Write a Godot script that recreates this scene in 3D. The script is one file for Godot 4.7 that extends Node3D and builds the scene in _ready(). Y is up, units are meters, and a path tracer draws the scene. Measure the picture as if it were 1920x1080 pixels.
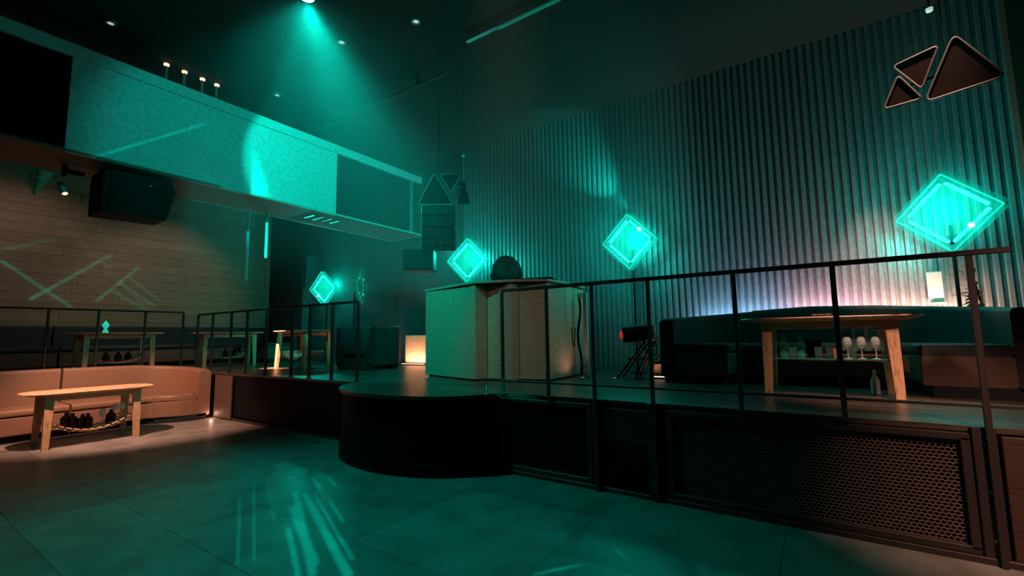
extends Node3D
# A nightclub: dance floor, raised stage with railings, booth, teal LED squares, hanging video wall.

const TEAL := Color(0.0, 0.93, 0.84)
const DECK := 0.80
var M := {}
var taken := {}
var mesh_cache := {}

func _ready():
	setup_camera_and_light()
	setup_materials()
	build_room()
	build_stage()
	build_railings()
	build_video_wall()
	build_ceiling_kit()
	build_booth()
	build_led_squares()
	build_sofas()
	build_tables()
	build_stage_props()
	build_hanging_things()
	build_lamps()

# ------------------------------------------------------------------ camera, sky, haze, large lights
func setup_camera_and_light():
	var cam := Camera3D.new()
	cam.name = "camera"
	cam.position = Vector3(0, 1.4, 0)
	cam.rotation_degrees = Vector3(5.95, 33.94, -0.84)
	cam.fov = 64.85
	cam.near = 0.05
	add_child(cam)
	cam.current = true
	var e := Environment.new()
	e.background_mode = Environment.BG_COLOR
	e.background_color = Color(0, 0, 0)
	e.tonemap_mode = Environment.TONE_MAPPER_LINEAR
	e.tonemap_exposure = 1.0
	e.sdfgi_enabled = true
	e.ssao_enabled = true
	e.ssil_enabled = true
	e.volumetric_fog_enabled = true
	e.volumetric_fog_density = 0.0
	var w := WorldEnvironment.new()
	w.name = "environment"
	w.environment = e
	add_child(w)
	var fv := FogVolume.new()
	fv.name = "club_haze"
	fv.shape = RenderingServer.FOG_VOLUME_SHAPE_BOX
	fv.size = Vector3(5.6, 3.05, 5.2)
	fv.position = Vector3(-4.12, 3.70, -4.3)
	var fm := FogMaterial.new()
	fm.density = 0.036
	fm.albedo = Color(0.9, 0.93, 0.93)
	fv.material = fm
	fv.set_meta("label", "thin stage haze hanging in the whole room")
	fv.set_meta("category", "haze")
	fv.set_meta("kind", "stuff")
	add_child(fv)

func spot(called, at, target, color, energy, angle, size = 0.05, blend = 0.6, parent = self):
	var l := SpotLight3D.new()
	l.name = called
	parent.add_child(l, true)
	var up := Vector3.UP
	if absf((target - at).normalized().y) > 0.98: up = Vector3.RIGHT
	l.look_at_from_position(at, target, up)
	l.light_color = color
	l.light_energy = energy
	l.spot_angle = angle
	l.spot_angle_attenuation = blend
	l.spot_range = 20.0
	l.spot_attenuation = 2.0
	l.light_size = size
	l.shadow_enabled = true
	return l

func omni(called, at, color, energy, size = 0.08, parent = self):
	var l := OmniLight3D.new()
	l.name = called
	parent.add_child(l, true)
	l.global_position = at
	l.light_color = color
	l.light_energy = energy
	l.omni_range = 20.0
	l.omni_attenuation = 2.0
	l.light_size = size
	l.shadow_enabled = true
	return l

# ------------------------------------------------------------------ materials
func noise_tex(freq, ramp, seed_n, oct = 4, sz = 512, kind = FastNoiseLite.TYPE_SIMPLEX_SMOOTH, normal = false, bump = 4.0):
	var n := FastNoiseLite.new()
	n.seed = seed_n
	n.noise_type = kind
	n.frequency = freq
	n.fractal_octaves = oct
	var t := NoiseTexture2D.new()
	t.width = sz
	t.height = sz
	t.seamless = true
	t.noise = n
	if normal:
		t.as_normal_map = true
		t.bump_strength = bump
	elif ramp:
		var g := Gradient.new()
		g.offsets = PackedFloat32Array(ramp.map(func(a): return a[0]))
		g.colors = PackedColorArray(ramp.map(func(a): return a[1]))
		t.color_ramp = g
	return t

func mat(col, rough = 0.6, metal = 0.0):
	var m := StandardMaterial3D.new()
	m.albedo_color = col
	m.roughness = rough
	m.metallic = metal
	return m

func tri(m, tex, scale, ntex = null, nscale = 0.5):
	m.albedo_texture = tex
	m.uv1_triplanar = true
	m.uv1_world_triplanar = true
	m.uv1_scale = scale
	if ntex:
		m.normal_enabled = true
		m.normal_texture = ntex
		m.normal_scale = nscale
	return m

func glow(col, energy):
	var m = mat(col, 0.4)
	m.emission_enabled = true
	m.emission = col
	m.emission_energy_multiplier = energy
	return m

func setup_materials():
	var wood_ramp = [[0.0, Color(0.62, 0.56, 0.50)], [0.4, Color(0.86, 0.80, 0.73)], [0.6, Color(0.93, 0.88, 0.82)], [1.0, Color(0.72, 0.65, 0.58)]]
	var wood_tex = noise_tex(0.02, wood_ramp, 3, 5)
	var fine = noise_tex(0.09, [[0.0, Color(0.80, 0.80, 0.80)], [1.0, Color(1, 1, 1)]], 8, 4)
	var cloth_n = noise_tex(0.25, null, 5, 3, 256, FastNoiseLite.TYPE_SIMPLEX_SMOOTH, true, 3.0)
	var stain = noise_tex(0.012, [[0.2, Color(0.84, 0.84, 0.84)], [0.5, Color(0.95, 0.95, 0.95)], [0.8, Color(1, 1, 1)]], 21, 5)
	var stain_n = noise_tex(0.03, null, 22, 5, 512, FastNoiseLite.TYPE_SIMPLEX_SMOOTH, true, 2.0)
	M.wall_wood = []
	for c in [Color(0.56, 0.46, 0.40), Color(0.54, 0.44, 0.375), Color(0.58, 0.475, 0.41), Color(0.55, 0.455, 0.40)]:
		M.wall_wood.append(tri(mat(c, 0.6), wood_tex, Vector3(3.0, 5.0, 0.35)))
	M.table_wood = tri(mat(Color(0.90, 0.75, 0.62), 0.45), wood_tex, Vector3(0.8, 5.0, 0.8))
	M.leg_wood = tri(mat(Color(0.86, 0.70, 0.57), 0.5), wood_tex, Vector3(3.0, 0.6, 3.0))
	M.tiles = []
	for c in [Color(0.50, 0.46, 0.43), Color(0.47, 0.43, 0.40), Color(0.53, 0.48, 0.45)]:
		M.tiles.append(tri(mat(c, 0.42), stain, Vector3(0.35, 0.35, 0.35), stain_n, 0.25))
	M.grout = mat(Color(0.40, 0.37, 0.35), 0.7)
	M.deck = []
	for c in [Color(0.30, 0.27, 0.25), Color(0.27, 0.25, 0.23), Color(0.33, 0.29, 0.27)]:
		M.deck.append(tri(mat(c, 0.33), wood_tex, Vector3(0.5, 2.0, 5.0), stain_n, 0.15))
	M.black = tri(mat(Color(0.085, 0.085, 0.09), 0.6), fine, Vector3(0.8, 0.8, 0.8))
	M.black.metallic_specular = 0.2
	M.rail_black = mat(Color(0.10, 0.095, 0.092), 0.5, 0.2)
	M.black_gloss = mat(Color(0.10, 0.10, 0.11), 0.35)
	M.black_matte = mat(Color(0.03, 0.03, 0.032), 0.85)
	M.ceiling = mat(Color(0.07, 0.07, 0.073), 0.9)
	M.steel = mat(Color(0.23, 0.185, 0.17), 0.5, 0.4)
	M.mesh_steel = mat(Color(0.58, 0.45, 0.40), 0.45, 0.3)
	M.zinc = tri(mat(Color(0.60, 0.60, 0.62), 0.38, 0.55), fine, Vector3(0.6, 0.25, 0.6))
	M.lamp_metal = mat(Color(0.56, 0.57, 0.57), 0.4, 0.6)
	M.dark_wall = tri(mat(Color(0.20, 0.205, 0.21), 0.8), stain, Vector3(0.3, 0.3, 0.3))
	M.pilaster = tri(mat(Color(0.30, 0.24, 0.20), 0.5), wood_tex, Vector3(4.0, 0.4, 4.0))
	M.brown_panel = tri(mat(Color(0.30, 0.21, 0.16), 0.55), wood_tex, Vector3(0.4, 4.0, 4.0))
	M.screen_white = tri(mat(Color(0.80, 0.80, 0.79), 0.7), fine, Vector3(0.3, 0.3, 0.3))
	M.screen_black = mat(Color(0.035, 0.035, 0.038), 0.7)
	M.screen_black.metallic_specular = 0.2
	M.fascia = tri(mat(Color(0.42, 0.37, 0.34), 0.6), wood_tex, Vector3(3.0, 5.0, 0.35))
	M.aluminium = mat(Color(0.75, 0.76, 0.77), 0.25, 0.9)
	M.tan_leather = tri(mat(Color(0.56, 0.39, 0.30), 0.5), fine, Vector3(2.0, 2.0, 2.0), cloth_n, 0.25)
	M.dark_fabric = tri(mat(Color(0.10, 0.105, 0.105), 0.75), fine, Vector3(2.0, 2.0, 2.0), cloth_n, 0.3)
	M.brown_fabric = tri(mat(Color(0.36, 0.25, 0.19), 0.6), fine, Vector3(2.0, 2.0, 2.0), cloth_n, 0.3)
	M.booth = tri(mat(Color(0.66, 0.60, 0.55), 0.55), wood_tex, Vector3(0.5, 4.0, 0.5))
	M.chrome = mat(Color(0.80, 0.80, 0.80), 0.18, 1.0)
	M.glass = mat(Color(0.92, 0.95, 0.95, 0.28), 0.04)
	M.glass.transparency = BaseMaterial3D.TRANSPARENCY_ALPHA
	M.glass_dark = mat(Color(0.03, 0.045, 0.04, 0.85), 0.08)
	M.glass_dark.transparency = BaseMaterial3D.TRANSPARENCY_ALPHA
	M.glass_green = mat(Color(0.30, 0.75, 0.66, 0.32), 0.05)
	M.glass_green.transparency = BaseMaterial3D.TRANSPARENCY_ALPHA
	M.acrylic = mat(Color(0.13, 0.68, 0.63, 0.24), 0.2)
	M.acrylic.metallic_specular = 0.1
	M.acrylic.transparency = BaseMaterial3D.TRANSPARENCY_ALPHA
	M.pink = mat(Color(0.80, 0.45, 0.45), 0.5)
	M.paper = mat(Color(0.66, 0.64, 0.63), 0.7)
	M.leaf = mat(Color(0.09, 0.14, 0.08), 0.5)
	M.pot = mat(Color(0.55, 0.42, 0.34), 0.6)
	M.red_led = glow(Color(0.9, 0.20, 0.20), 0.45)
	M.led_teal = glow(Color(0.16, 0.96, 0.88), 2.2)
	M.led_hot = glow(Color(0.55, 1.0, 0.93), 9.0)
	M.led_edge = glow(Color(0.10, 0.85, 0.76), 0.55)
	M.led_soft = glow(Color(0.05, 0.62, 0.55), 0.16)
	M.lamp_warm = glow(Color(1.0, 0.80, 0.66), 2.0)
	M.lamp_dim = glow(Color(0.75, 0.85, 0.82), 0.7)
	M.strip_warm = glow(Color(1.0, 0.80, 0.68), 1.6)
	M.triangle = mat(Color(0.17, 0.13, 0.115), 0.3, 0.3)
	M.triangle_rim = mat(Color(0.38, 0.36, 0.35), 0.5, 0.2)

# ------------------------------------------------------------------ mesh helpers
func new_st():
	var st := SurfaceTool.new()
	st.begin(Mesh.PRIMITIVE_TRIANGLES)
	return st

func poly(st, pts, c):                      # a flat convex face turned away from point c
	var n: Vector3 = (pts[1] - pts[0]).cross(pts[2] - pts[0])
	var p = pts.duplicate()
	if n.dot(pts[0] - c) > 0.0: p.reverse()
	for i in range(1, p.size() - 1):
		for q in [p[0], p[i], p[i + 1]]:
			st.set_smooth_group(-1)
			st.add_vertex(q)

func add_box(st, c, s, b = Basis(), ch = 0.004):
	var h = s * 0.5
	var k = minf(ch, minf(h.x, minf(h.y, h.z)) * 0.45)
	var tf := Transform3D(b, c)
	var v = func(sx, sy, sz, ax):
		var p := Vector3(sx * (h.x - (0.0 if ax == 0 else k)), sy * (h.y - (0.0 if ax == 1 else k)), sz * (h.z - (0.0 if ax == 2 else k)))
		return tf * p
	for s1 in [-1, 1]:
		poly(st, [v.call(s1, -1, -1, 0), v.call(s1, 1, -1, 0), v.call(s1, 1, 1, 0), v.call(s1, -1, 1, 0)], c)
		poly(st, [v.call(-1, s1, -1, 1), v.call(1, s1, -1, 1), v.call(1, s1, 1, 1), v.call(-1, s1, 1, 1)], c)
		poly(st, [v.call(-1, -1, s1, 2), v.call(1, -1, s1, 2), v.call(1, 1, s1, 2), v.call(-1, 1, s1, 2)], c)
		for s2 in [-1, 1]:
			poly(st, [v.call(s1, s2, -1, 0), v.call(s1, s2, 1, 0), v.call(s1, s2, 1, 1), v.call(s1, s2, -1, 1)], c)
			poly(st, [v.call(s1, -1, s2, 0), v.call(s1, 1, s2, 0), v.call(s1, 1, s2, 2), v.call(s1, -1, s2, 2)], c)
			poly(st, [v.call(-1, s1, s2, 1), v.call(1, s1, s2, 1), v.call(1, s1, s2, 2), v.call(-1, s1, s2, 2)], c)
			for s3 in [-1, 1]:
				poly(st, [v.call(s1, s2, s3, 0), v.call(s1, s2, s3, 1), v.call(s1, s2, s3, 2)], c)

func done(st):
	st.generate_normals()
	return st.commit()

func box(s, ch = 0.004):
	var key = "%s_%s" % [s, ch]
	if not mesh_cache.has(key):
		var st = new_st()
		add_box(st, Vector3.ZERO, s, Basis(), ch)
		mesh_cache[key] = done(st)
	return mesh_cache[key]

func add_bar(st, a, b, w, d, ch = 0.003):    # a square bar from a to b
	var dir: Vector3 = (b - a).normalized()
	var ref := Vector3.UP if absf(dir.y) < 0.9 else Vector3.RIGHT
	var x = ref.cross(dir).normalized()
	var y = dir.cross(x)
	add_box(st, (a + b) * 0.5, Vector3(w, d, a.distance_to(b)), Basis(x, y, dir), ch)

func add_tube(st, path, r, seg = 8):
	var rings = []
	var nrm := Vector3.ZERO
	for i in path.size():
		var t: Vector3
		if i == 0: t = path[1] - path[0]
		elif i == path.size() - 1: t = path[i] - path[i - 1]
		else: t = path[i + 1] - path[i - 1]
		t = t.normalized()
		if i == 0: nrm = t.cross(Vector3.UP if absf(t.y) < 0.9 else Vector3.RIGHT).normalized()
		else: nrm = (nrm - t * nrm.dot(t)).normalized()
		var bi = t.cross(nrm)
		var ring = []
		for k in seg:
			var a = TAU * k / seg
			ring.append(path[i] + (nrm * cos(a) + bi * sin(a)) * r)
		rings.append(ring)
	for i in path.size() - 1:
		for k in seg:
			var k2 = (k + 1) % seg
			for q in [rings[i][k], rings[i][k2], rings[i + 1][k], rings[i][k2], rings[i + 1][k2], rings[i + 1][k]]:
				st.set_smooth_group(1)
				st.add_vertex(q)
	poly(st, rings[0], path[1])
	poly(st, rings[-1], path[-2])

func add_lathe(st, prof, seg = 16, at = Vector3.ZERO, b = Basis()):
	for i in prof.size() - 1:
		for k in seg:
			var a = TAU * k / seg
			var a2 = TAU * (k + 1) / seg
			var p = [Vector3(prof[i].x * cos(a), prof[i].y, prof[i].x * sin(a)), Vector3(prof[i].x * cos(a2), prof[i].y, prof[i].x * sin(a2)),
				Vector3(prof[i + 1].x * cos(a2), prof[i + 1].y, prof[i + 1].x * sin(a2)), Vector3(prof[i + 1].x * cos(a), prof[i + 1].y, prof[i + 1].x * sin(a))]
			for q in [p[0], p[1], p[2], p[0], p[2], p[3]]:
				st.set_smooth_group(i + 1)
				st.add_vertex(at + b * q)

func lathe(prof, seg = 16):
	var st = new_st()
	add_lathe(st, prof, seg)
	return done(st)

func add_prism(st, pts, d0, d1, tf = Transform3D(), bevel = 0.0):   # a convex outline in local xy pushed from z d0 to d1
	var c2 := Vector2.ZERO
	for p in pts: c2 += p / pts.size()
	var c = tf * Vector3(c2.x, c2.y, (d0 + d1) * 0.5)
	var n = pts.size()
	var at = func(p, z, inset):
		var q = p + (c2 - p).normalized() * inset
		return tf * Vector3(q.x, q.y, z)
	var front = []
	var back = []
	for p in pts:
		front.append(at.call(p, d1, bevel))
		back.append(at.call(p, d0, bevel))
	poly(st, front, c)
	poly(st, back, c)
	for i in n:
		var a = pts[i]
		var b = pts[(i + 1) % n]
		if bevel > 0.0:
			var s = signf(d1 - d0) * bevel
			poly(st, [at.call(a, d1, bevel), at.call(b, d1, bevel), at.call(b, d1 - s, 0.0), at.call(a, d1 - s, 0.0)], c)
			poly(st, [at.call(a, d1 - s, 0.0), at.call(b, d1 - s, 0.0), at.call(b, d0 + s, 0.0), at.call(a, d0 + s, 0.0)], c)
			poly(st, [at.call(a, d0, bevel), at.call(b, d0, bevel), at.call(b, d0 + s, 0.0), at.call(a, d0 + s, 0.0)], c)
		else:
			poly(st, [at.call(a, d1, 0.0), at.call(b, d1, 0.0), at.call(b, d0, 0.0), at.call(a, d0, 0.0)], c)

func add_sweep(st, path, profiles):          # path: Vector2 (x, z); profiles[i]: closed outline of (out, up) at point i
	var rings = []
	for i in path.size():
		var t: Vector2
		if i == 0: t = (path[1] - path[0]).normalized()
		elif i == path.size() - 1: t = (path[i] - path[i - 1]).normalized()
		else:
			t = ((path[i] - path[i - 1]).normalized() + (path[i + 1] - path[i]).normalized()).normalized()
		var n := Vector2(-t.y, t.x)
		var ring = []
		for q in profiles[i]:
			ring.append(Vector3(path[i].x + n.x * q.x, q.y, path[i].y + n.y * q.x))
		rings.append(ring)
	var m = rings[0].size()
	for i in path.size() - 1:
		for k in m:
			var k2 = (k + 1) % m
			for q in [rings[i][k], rings[i][k2], rings[i + 1][k], rings[i][k2], rings[i + 1][k2], rings[i + 1][k]]:
				st.set_smooth_group(k + 1)
				st.add_vertex(q)
	for e in [0, -1]:
		var c := Vector3.ZERO
		for q in rings[e]: c += q / m
		for k in m:
			for q in [c, rings[e][k], rings[e][(k + 1) % m]]:
				st.set_smooth_group(-1)
				st.add_vertex(q)

func round_rect(x0, x1, y0, y1, r, seg = 4):
	var out = []
	for c in [[x1 - r, y1 - r, 0.0], [x0 + r, y1 - r, 90.0], [x0 + r, y0 + r, 180.0], [x1 - r, y0 + r, 270.0]]:
		for k in seg + 1:
			var a = deg_to_rad(c[2] + 90.0 * k / seg)
			out.append(Vector2(c[0] + r * cos(a), c[1] + r * sin(a)))
	return out

# ------------------------------------------------------------------ scene-tree helpers
func numbered(called):
	if not taken.has(called):
		taken[called] = 0
		return called
	taken[called] += 1
	return "%s_%03d" % [called, taken[called]]

func thing(called, label, category, at = Vector3.ZERO, turn = 0.0, group = ""):
	var o := Node3D.new()
	o.name = numbered(called)
	add_child(o)
	o.position = at
	o.rotation.y = turn
	o.set_meta("label", label)
	o.set_meta("category", category)
	if group: o.set_meta("group", group)
	return o

func obj(called, mesh, m, parent, at = Vector3.ZERO, b = Basis()):
	var o := MeshInstance3D.new()
	o.name = called
	o.mesh = mesh
	o.material_override = m
	o.transform = Transform3D(b, at)
	parent.add_child(o, true)
	return o

func single(called, mesh, m, label, category, at = Vector3.ZERO, turn = 0.0, group = ""):
	var o := MeshInstance3D.new()
	o.name = numbered(called)
	o.mesh = mesh
	o.material_override = m
	o.position = at
	o.rotation.y = turn
	add_child(o)
	o.set_meta("label", label)
	o.set_meta("category", category)
	if group: o.set_meta("group", group)
	return o

func structure(called, mesh, m, at, label, category = ""):
	var o := MeshInstance3D.new()
	o.name = called
	o.mesh = mesh
	o.material_override = m
	o.position = at
	add_child(o)
	o.set_meta("kind", "structure")
	o.set_meta("label", label)
	o.set_meta("category", category if category else called.split("_")[0])
	return o

func copy(o, at, turn, label = "", group = ""):
	var c = o.duplicate()
	c.name = numbered(String(o.name).rstrip("0123456789").rstrip("_"))
	add_child(c)
	c.position = at
	c.rotation.y = turn
	if label: c.set_meta("label", label)
	if group: c.set_meta("group", group)
	return c

# ------------------------------------------------------------------ the room
func build_room():
	var rng := RandomNumberGenerator.new()
	rng.seed = 11
	# dance floor: one slab, large tiles on it
	var fl = structure("floor", box(Vector3(16.9, 0.20, 11.5)), M.grout, Vector3(-5.15, -0.108, -1.45), "dark dance floor laid with large smooth tiles", "floor")
	var tile = box(Vector3(1.2375, 0.02, 0.6175), 0.001)
	for i in range(-9, 4):
		for j in range(-7, 5):
			var x = -0.29 + 1.24 * i + 0.62
			var z = -3.35 + 0.62 * j + 0.31
			if z < -4.3 or x < -10.9 or z > 0.6: continue
			obj("tile", tile, M.tiles[rng.randi() % 3], fl, Vector3(x, 0, z) - fl.position + Vector3(0, -0.010, 0))
	# ceiling
	structure("ceiling", box(Vector3(16.9, 0.2, 11.5)), M.ceiling, Vector3(-5.15, 5.4, -1.45), "black painted ceiling above the dance floor", "ceiling")
	# wall behind the left seats, horizontal timber boards
	var wl = structure("wall_left", box(Vector3(0.16, 5.5, 11.5)), M.black_matte, Vector3(-13.60, 2.65, -1.45), "wall of horizontal brown timber boards behind the raised seats", "wall")
	var rows = 22
	for r in rows:
		var y = DECK + (5.3 - DECK) * (r + 0.5) / rows
		var z = -7.1
		var k = 0
		while z < 0.5:
			var len = rng.randf_range(1.9, 3.1)
			if k == 0: len *= rng.randf_range(0.4, 1.0)
			var zz = minf(z + len, 0.6)
			var bd = box(Vector3(0.03, (5.3 - DECK) / rows - 0.003, snappedf(zz - z - 0.003, 0.01)), 0.003)
			obj("board", bd, M.wall_wood[rng.randi() % 4], wl, Vector3(-13.505 + rng.randf_range(0.0, 0.004), y, (z + zz) * 0.5) - wl.position)
			z = zz
			k += 1
	# back wall: plain black on the left, vertical metal ribs on the right
	var wb = structure("wall_back", box(Vector3(16.9, 5.5, 0.2)), M.dark_wall, Vector3(-5.15, 2.65, -7.25), "back wall, plain dark on one end and clad in vertical ribbed grey metal", "wall")
	var sheet = obj("backing_sheet", box(Vector3(8.05, 5.3, 0.04)), M.zinc, wb, Vector3(-1.95, 2.65, -7.14) - wb.position)
	var st = new_st()
	add_prism(st, [Vector2(-0.030, 0), Vector2(0.030, 0), Vector2(0.019, 0.036), Vector2(-0.019, 0.036)], -2.65, 2.65, Transform3D(Basis(Vector3.RIGHT, Vector3(0, 0, 1), Vector3(0, -1, 0)), Vector3.ZERO))
	var rib = done(st)
	var x = -5.93
	while x < 2.05:
		obj("rib", rib, M.zinc, sheet, Vector3(x, 2.65, -7.12) - wb.position - sheet.position)
		x += 0.0905
	# right wall and rear wall close the room
	structure("wall_right", box(Vector3(0.2, 5.5, 11.5)), M.black_matte, Vector3(3.30, 2.65, -1.45), "black side wall at the stage end", "wall")
	structure("wall_rear", box(Vector3(16.9, 5.5, 0.2)), M.black_matte, Vector3(-5.15, 2.65, 4.30), "black wall across from the stage", "wall")
	var tr = structure("trim_1", box(Vector3(0.16, 5.3, 0.16), 0.008), M.pilaster, Vector3(2.02, 2.65, -7.03), "dark brown timber pilaster ending the ribbed metal wall", "trim")

# ------------------------------------------------------------------ raised stage, thrust and left platform
func build_stage():
	var rng := RandomNumberGenerator.new()
	rng.seed = 5
	var t = thing("stage_platform", "long raised stage with dark plank deck and black framed front panels", "stage", Vector3(-3.6, 0, -5.5))
	var o = t.position
	obj("core", box(Vector3(16.6, 0.76, 3.10)), M.black, t, Vector3(-5.15, 0.38, -5.56) - o)
	# deck boards, running along the stage
	var nrow = 13
	var bw = 3.13 / nrow
	for r in nrow:
		var z = -3.975 - bw * (r + 0.5)
		var xx = -13.45 + rng.randf_range(-1.2, 0.0)
		while xx < 3.15:
			var a = maxf(xx, -13.45)
			var b = minf(xx + 2.6, 3.15)
			if b - a > 0.05:
				obj("deck_board", box(Vector3(snappedf(b - a - 0.004, 0.01), 0.038, bw - 0.004), 0.003), M.deck[rng.randi() % 3], t, Vector3((a + b) * 0.5, DECK - 0.019, z) - o)
			xx += 2.6
	# front: kick rail, black panels with steel frames
	var zf = -3.985
	var frame = func(x0, x1, infill):
		var st = new_st()
		for y in [0.065, 0.735]: add_box(st, Vector3((x0 + x1) * 0.5, y, zf + 0.012) - o, Vector3(x1 - x0, 0.045, 0.05), Basis(), 0.004)
		for x in [x0 + 0.022, x1 - 0.022]: add_box(st, Vector3(x, 0.40, zf + 0.012) - o, Vector3(0.045, 0.66, 0.05), Basis(), 0.004)
		obj("panel_frame", done(st), M.steel, t)
		if infill: obj("front_panel", box(Vector3(x1 - x0 - 0.08, 0.64, 0.02)), M.black, t, Vector3((x0 + x1) * 0.5, 0.40, zf - 0.005) - o)
	frame.call(-2.84, -1.80, true)
	for a in [[-10.2, -8.0], [-7.99, -6.6], [-6.59, -5.2]]: obj("front_panel", box(Vector3(a[1] - a[0], 0.70, 0.03)), M.black, t, Vector3((a[0] + a[1]) * 0.5, 0.41, zf) - o)
	frame.call(-1.12, 0.72, false)
	obj("front_panel", box(Vector3(0.42, 0.30, 0.02)), M.black_gloss, t, Vector3(-1.48, 0.58, zf - 0.005) - o)
	obj("front_panel", box(Vector3(0.42, 0.28, 0.02)), M.black, t, Vector3(-1.48, 0.27, zf + 0.01) - o)
	# steel uprights beside the bay and at the mesh end, with rivets
	for x in [-1.755, -1.255]: obj("upright", box(Vector3(0.05, 0.80, 0.06)), M.steel, t, Vector3(x, 0.40, zf + 0.02) - o)
	obj("upright", box(Vector3(0.11, 0.80, 0.05)), M.steel, t, Vector3(0.785, 0.40, zf + 0.012) - o)
	var rv = lathe([Vector2(0.0, 0.006), Vector2(0.007, 0.004), Vector2(0.010, 0.0)], 10)
	var face := Basis(Vector3.RIGHT, Vector3(0, 0, 1), Vector3(0, -1, 0))
	for p in [Vector3(0.785, 0.70, zf + 0.037), Vector3(0.785, 0.42, zf + 0.037), Vector3(0.785, 0.14, zf + 0.037)]: obj("rivet", rv, M.chrome, t, p - o, face)
	for p in [Vector3(-0.86, 0.43, zf + 0.0), Vector3(-5.72, 0.53, zf + 0.012)]: obj("bolt", rv, M.chrome, t, p - o, face)
	obj("side_panel", box(Vector3(2.2, 0.74, 0.04)), M.brown_panel, t, Vector3(1.96, 0.38, zf + 0.005) - o)
	obj("kick_rail", box(Vector3(13.4, 0.04, 0.03)), M.steel, t, Vector3(-3.6, 0.02, zf + 0.03) - o)
	# expanded-metal screen in the long frame
	var st = new_st()
	var x0 = -1.075
	var x1 = 0.675
	var pw = 0.029
	var ph = 0.0225
	var rows = int(0.63 / ph)
	var cols = int((x1 - x0) / pw)
	var zc = zf + 0.002
	for r in rows + 1:
		var yb = 0.085 + r * ph
		for c in cols * 2:
			var xa = x0 + c * pw * 0.5
			var xb = xa + pw * 0.5
			var up = (c + r) % 2 == 0
			var ya = yb + (ph * 0.5 if up else 0.0)
			var yc = yb + (0.0 if up else ph * 0.5)
			strand(st, Vector3(xa, ya, zc) - o, Vector3(xb, yc, zc) - o)
	obj("mesh_screen", done(st), M.mesh_steel, t)
	# rounded thrust
	st = new_st()
	var th := func(a, grow): return Vector2(-4.02 + (1.17 + grow) * cos(a), -3.99 + (0.76 + grow) * sin(a))
	var ring := func(y, grow):
		var l = []
		for k in 33:
			var q = th.call(PI * k / 32.0, grow)
			l.append(Vector3(q.x, y, q.y) - o)
		return l
	for b in [[0.0, 0.13, 0.0], [0.13, 0.76, -0.03]]:
		var lo = ring.call(b[0], b[2])
		var hi = ring.call(b[1], b[2])
		for k in 32:
			for q in [lo[k], hi[k], lo[k + 1], hi[k], hi[k + 1], lo[k + 1]]:
				st.set_smooth_group(1)
				st.add_vertex(q)
		poly(st, hi, Vector3(-4.02, 0, -4.0) - o)
	obj("thrust_skirt", done(st), M.black, t)
	st = new_st()
	var lo2 = ring.call(0.762, 0.012)
	var hi2 = ring.call(DECK, 0.012)
	for k in 32:
		for q in [lo2[k], hi2[k], lo2[k + 1], hi2[k], hi2[k + 1], lo2[k + 1]]:
			st.set_smooth_group(1)
			st.add_vertex(q)
	poly(st, hi2, Vector3(-4.02, 0, -4.0) - o)
	poly(st, lo2, Vector3(-4.02, 2, -4.0) - o)
	obj("thrust_top", done(st), M.deck[1], t)
	# the seating platform on the left
	var p = thing("seating_platform", "raised plank platform under the dark sofas along the timber wall", "platform", Vector3(-11.9, 0, -1.0))
	var po = p.position
	obj("core", box(Vector3(3.10, 0.76, 7.9)), M.black, p, Vector3(-11.92, 0.38, -0.01) - po)
	for r in 12:
		var xx = -13.475 + 0.26 * (r + 0.5)
		obj("deck_board", box(Vector3(0.256, 0.038, 2.6), 0.003), M.deck[rng.randi() % 3], p, Vector3(xx, DECK - 0.019, -2.66) - po)
		obj("deck_board", box(Vector3(0.256, 0.038, 2.6), 0.003), M.deck[rng.randi() % 3], p, Vector3(xx, DECK - 0.019, -0.05) - po)
	# brown panel paints the warm light on the stage front beside the sofa
	single("lit_front_panel", box(Vector3(0.62, 0.74, 0.03)), M.brown_fabric, "narrow brown panel painting warm light onto the stage front beside the tan sofa", "panel", Vector3(-8.86, 0.39, -3.925))

func strand(st, a, b):
	var d := Vector3(0, 0.0029, 0)
	var z := Vector3(0, 0, 0.006)
	var q = [a - d, b - d, b + d, a + d]
	for k in [[0, 1, 2], [0, 2, 3]]:
		for i in k:
			st.set_smooth_group(-1)
			st.add_vertex(q[i])
	var u = [a + d, b + d, b + d - z, a + d - z]
	for k in [[0, 1, 2], [0, 2, 3]]:
		for i in k:
			st.set_smooth_group(-1)
			st.add_vertex(u[i])

# ------------------------------------------------------------------ railings
func railing(called, label, posts, top_y, low_y, foot, long_posts = [], pw = 0.034, rm = null):
	var t = thing(called, label, "railing", Vector3(posts[0].x, DECK, posts[0].z), 0.0)
	var o = t.position
	var a = posts[0]
	var b = posts[-1]
	var st = new_st()
	add_bar(st, Vector3(a.x, top_y, a.z) - o, Vector3(b.x, top_y, b.z) - o, 0.030, 0.034)
	obj("top_rail", done(st), rm if rm else M.steel, t)
	if low_y > 0.0:
		st = new_st()
		add_bar(st, Vector3(a.x, low_y, a.z) - o, Vector3(b.x, low_y, b.z) - o, 0.020, 0.020)
		obj("lower_rail", done(st), rm if rm else M.steel, t)
	for i in posts.size():
		var y0 = foot
		if i in long_posts: y0 = 0.005
		var p = posts[i]
		st = new_st()
		add_box(st, Vector3(p.x, (top_y + y0) * 0.5 - 0.008, p.z) - o, Vector3(pw, top_y - y0 - 0.016, pw * 0.65), Basis(), 0.003)
		if not i in long_posts: add_box(st, Vector3(p.x, DECK + 0.004, p.z) - o, Vector3(0.07, 0.008, 0.06), Basis(), 0.002)
		obj("post", done(st), rm if rm else M.steel, t)
	return t

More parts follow.
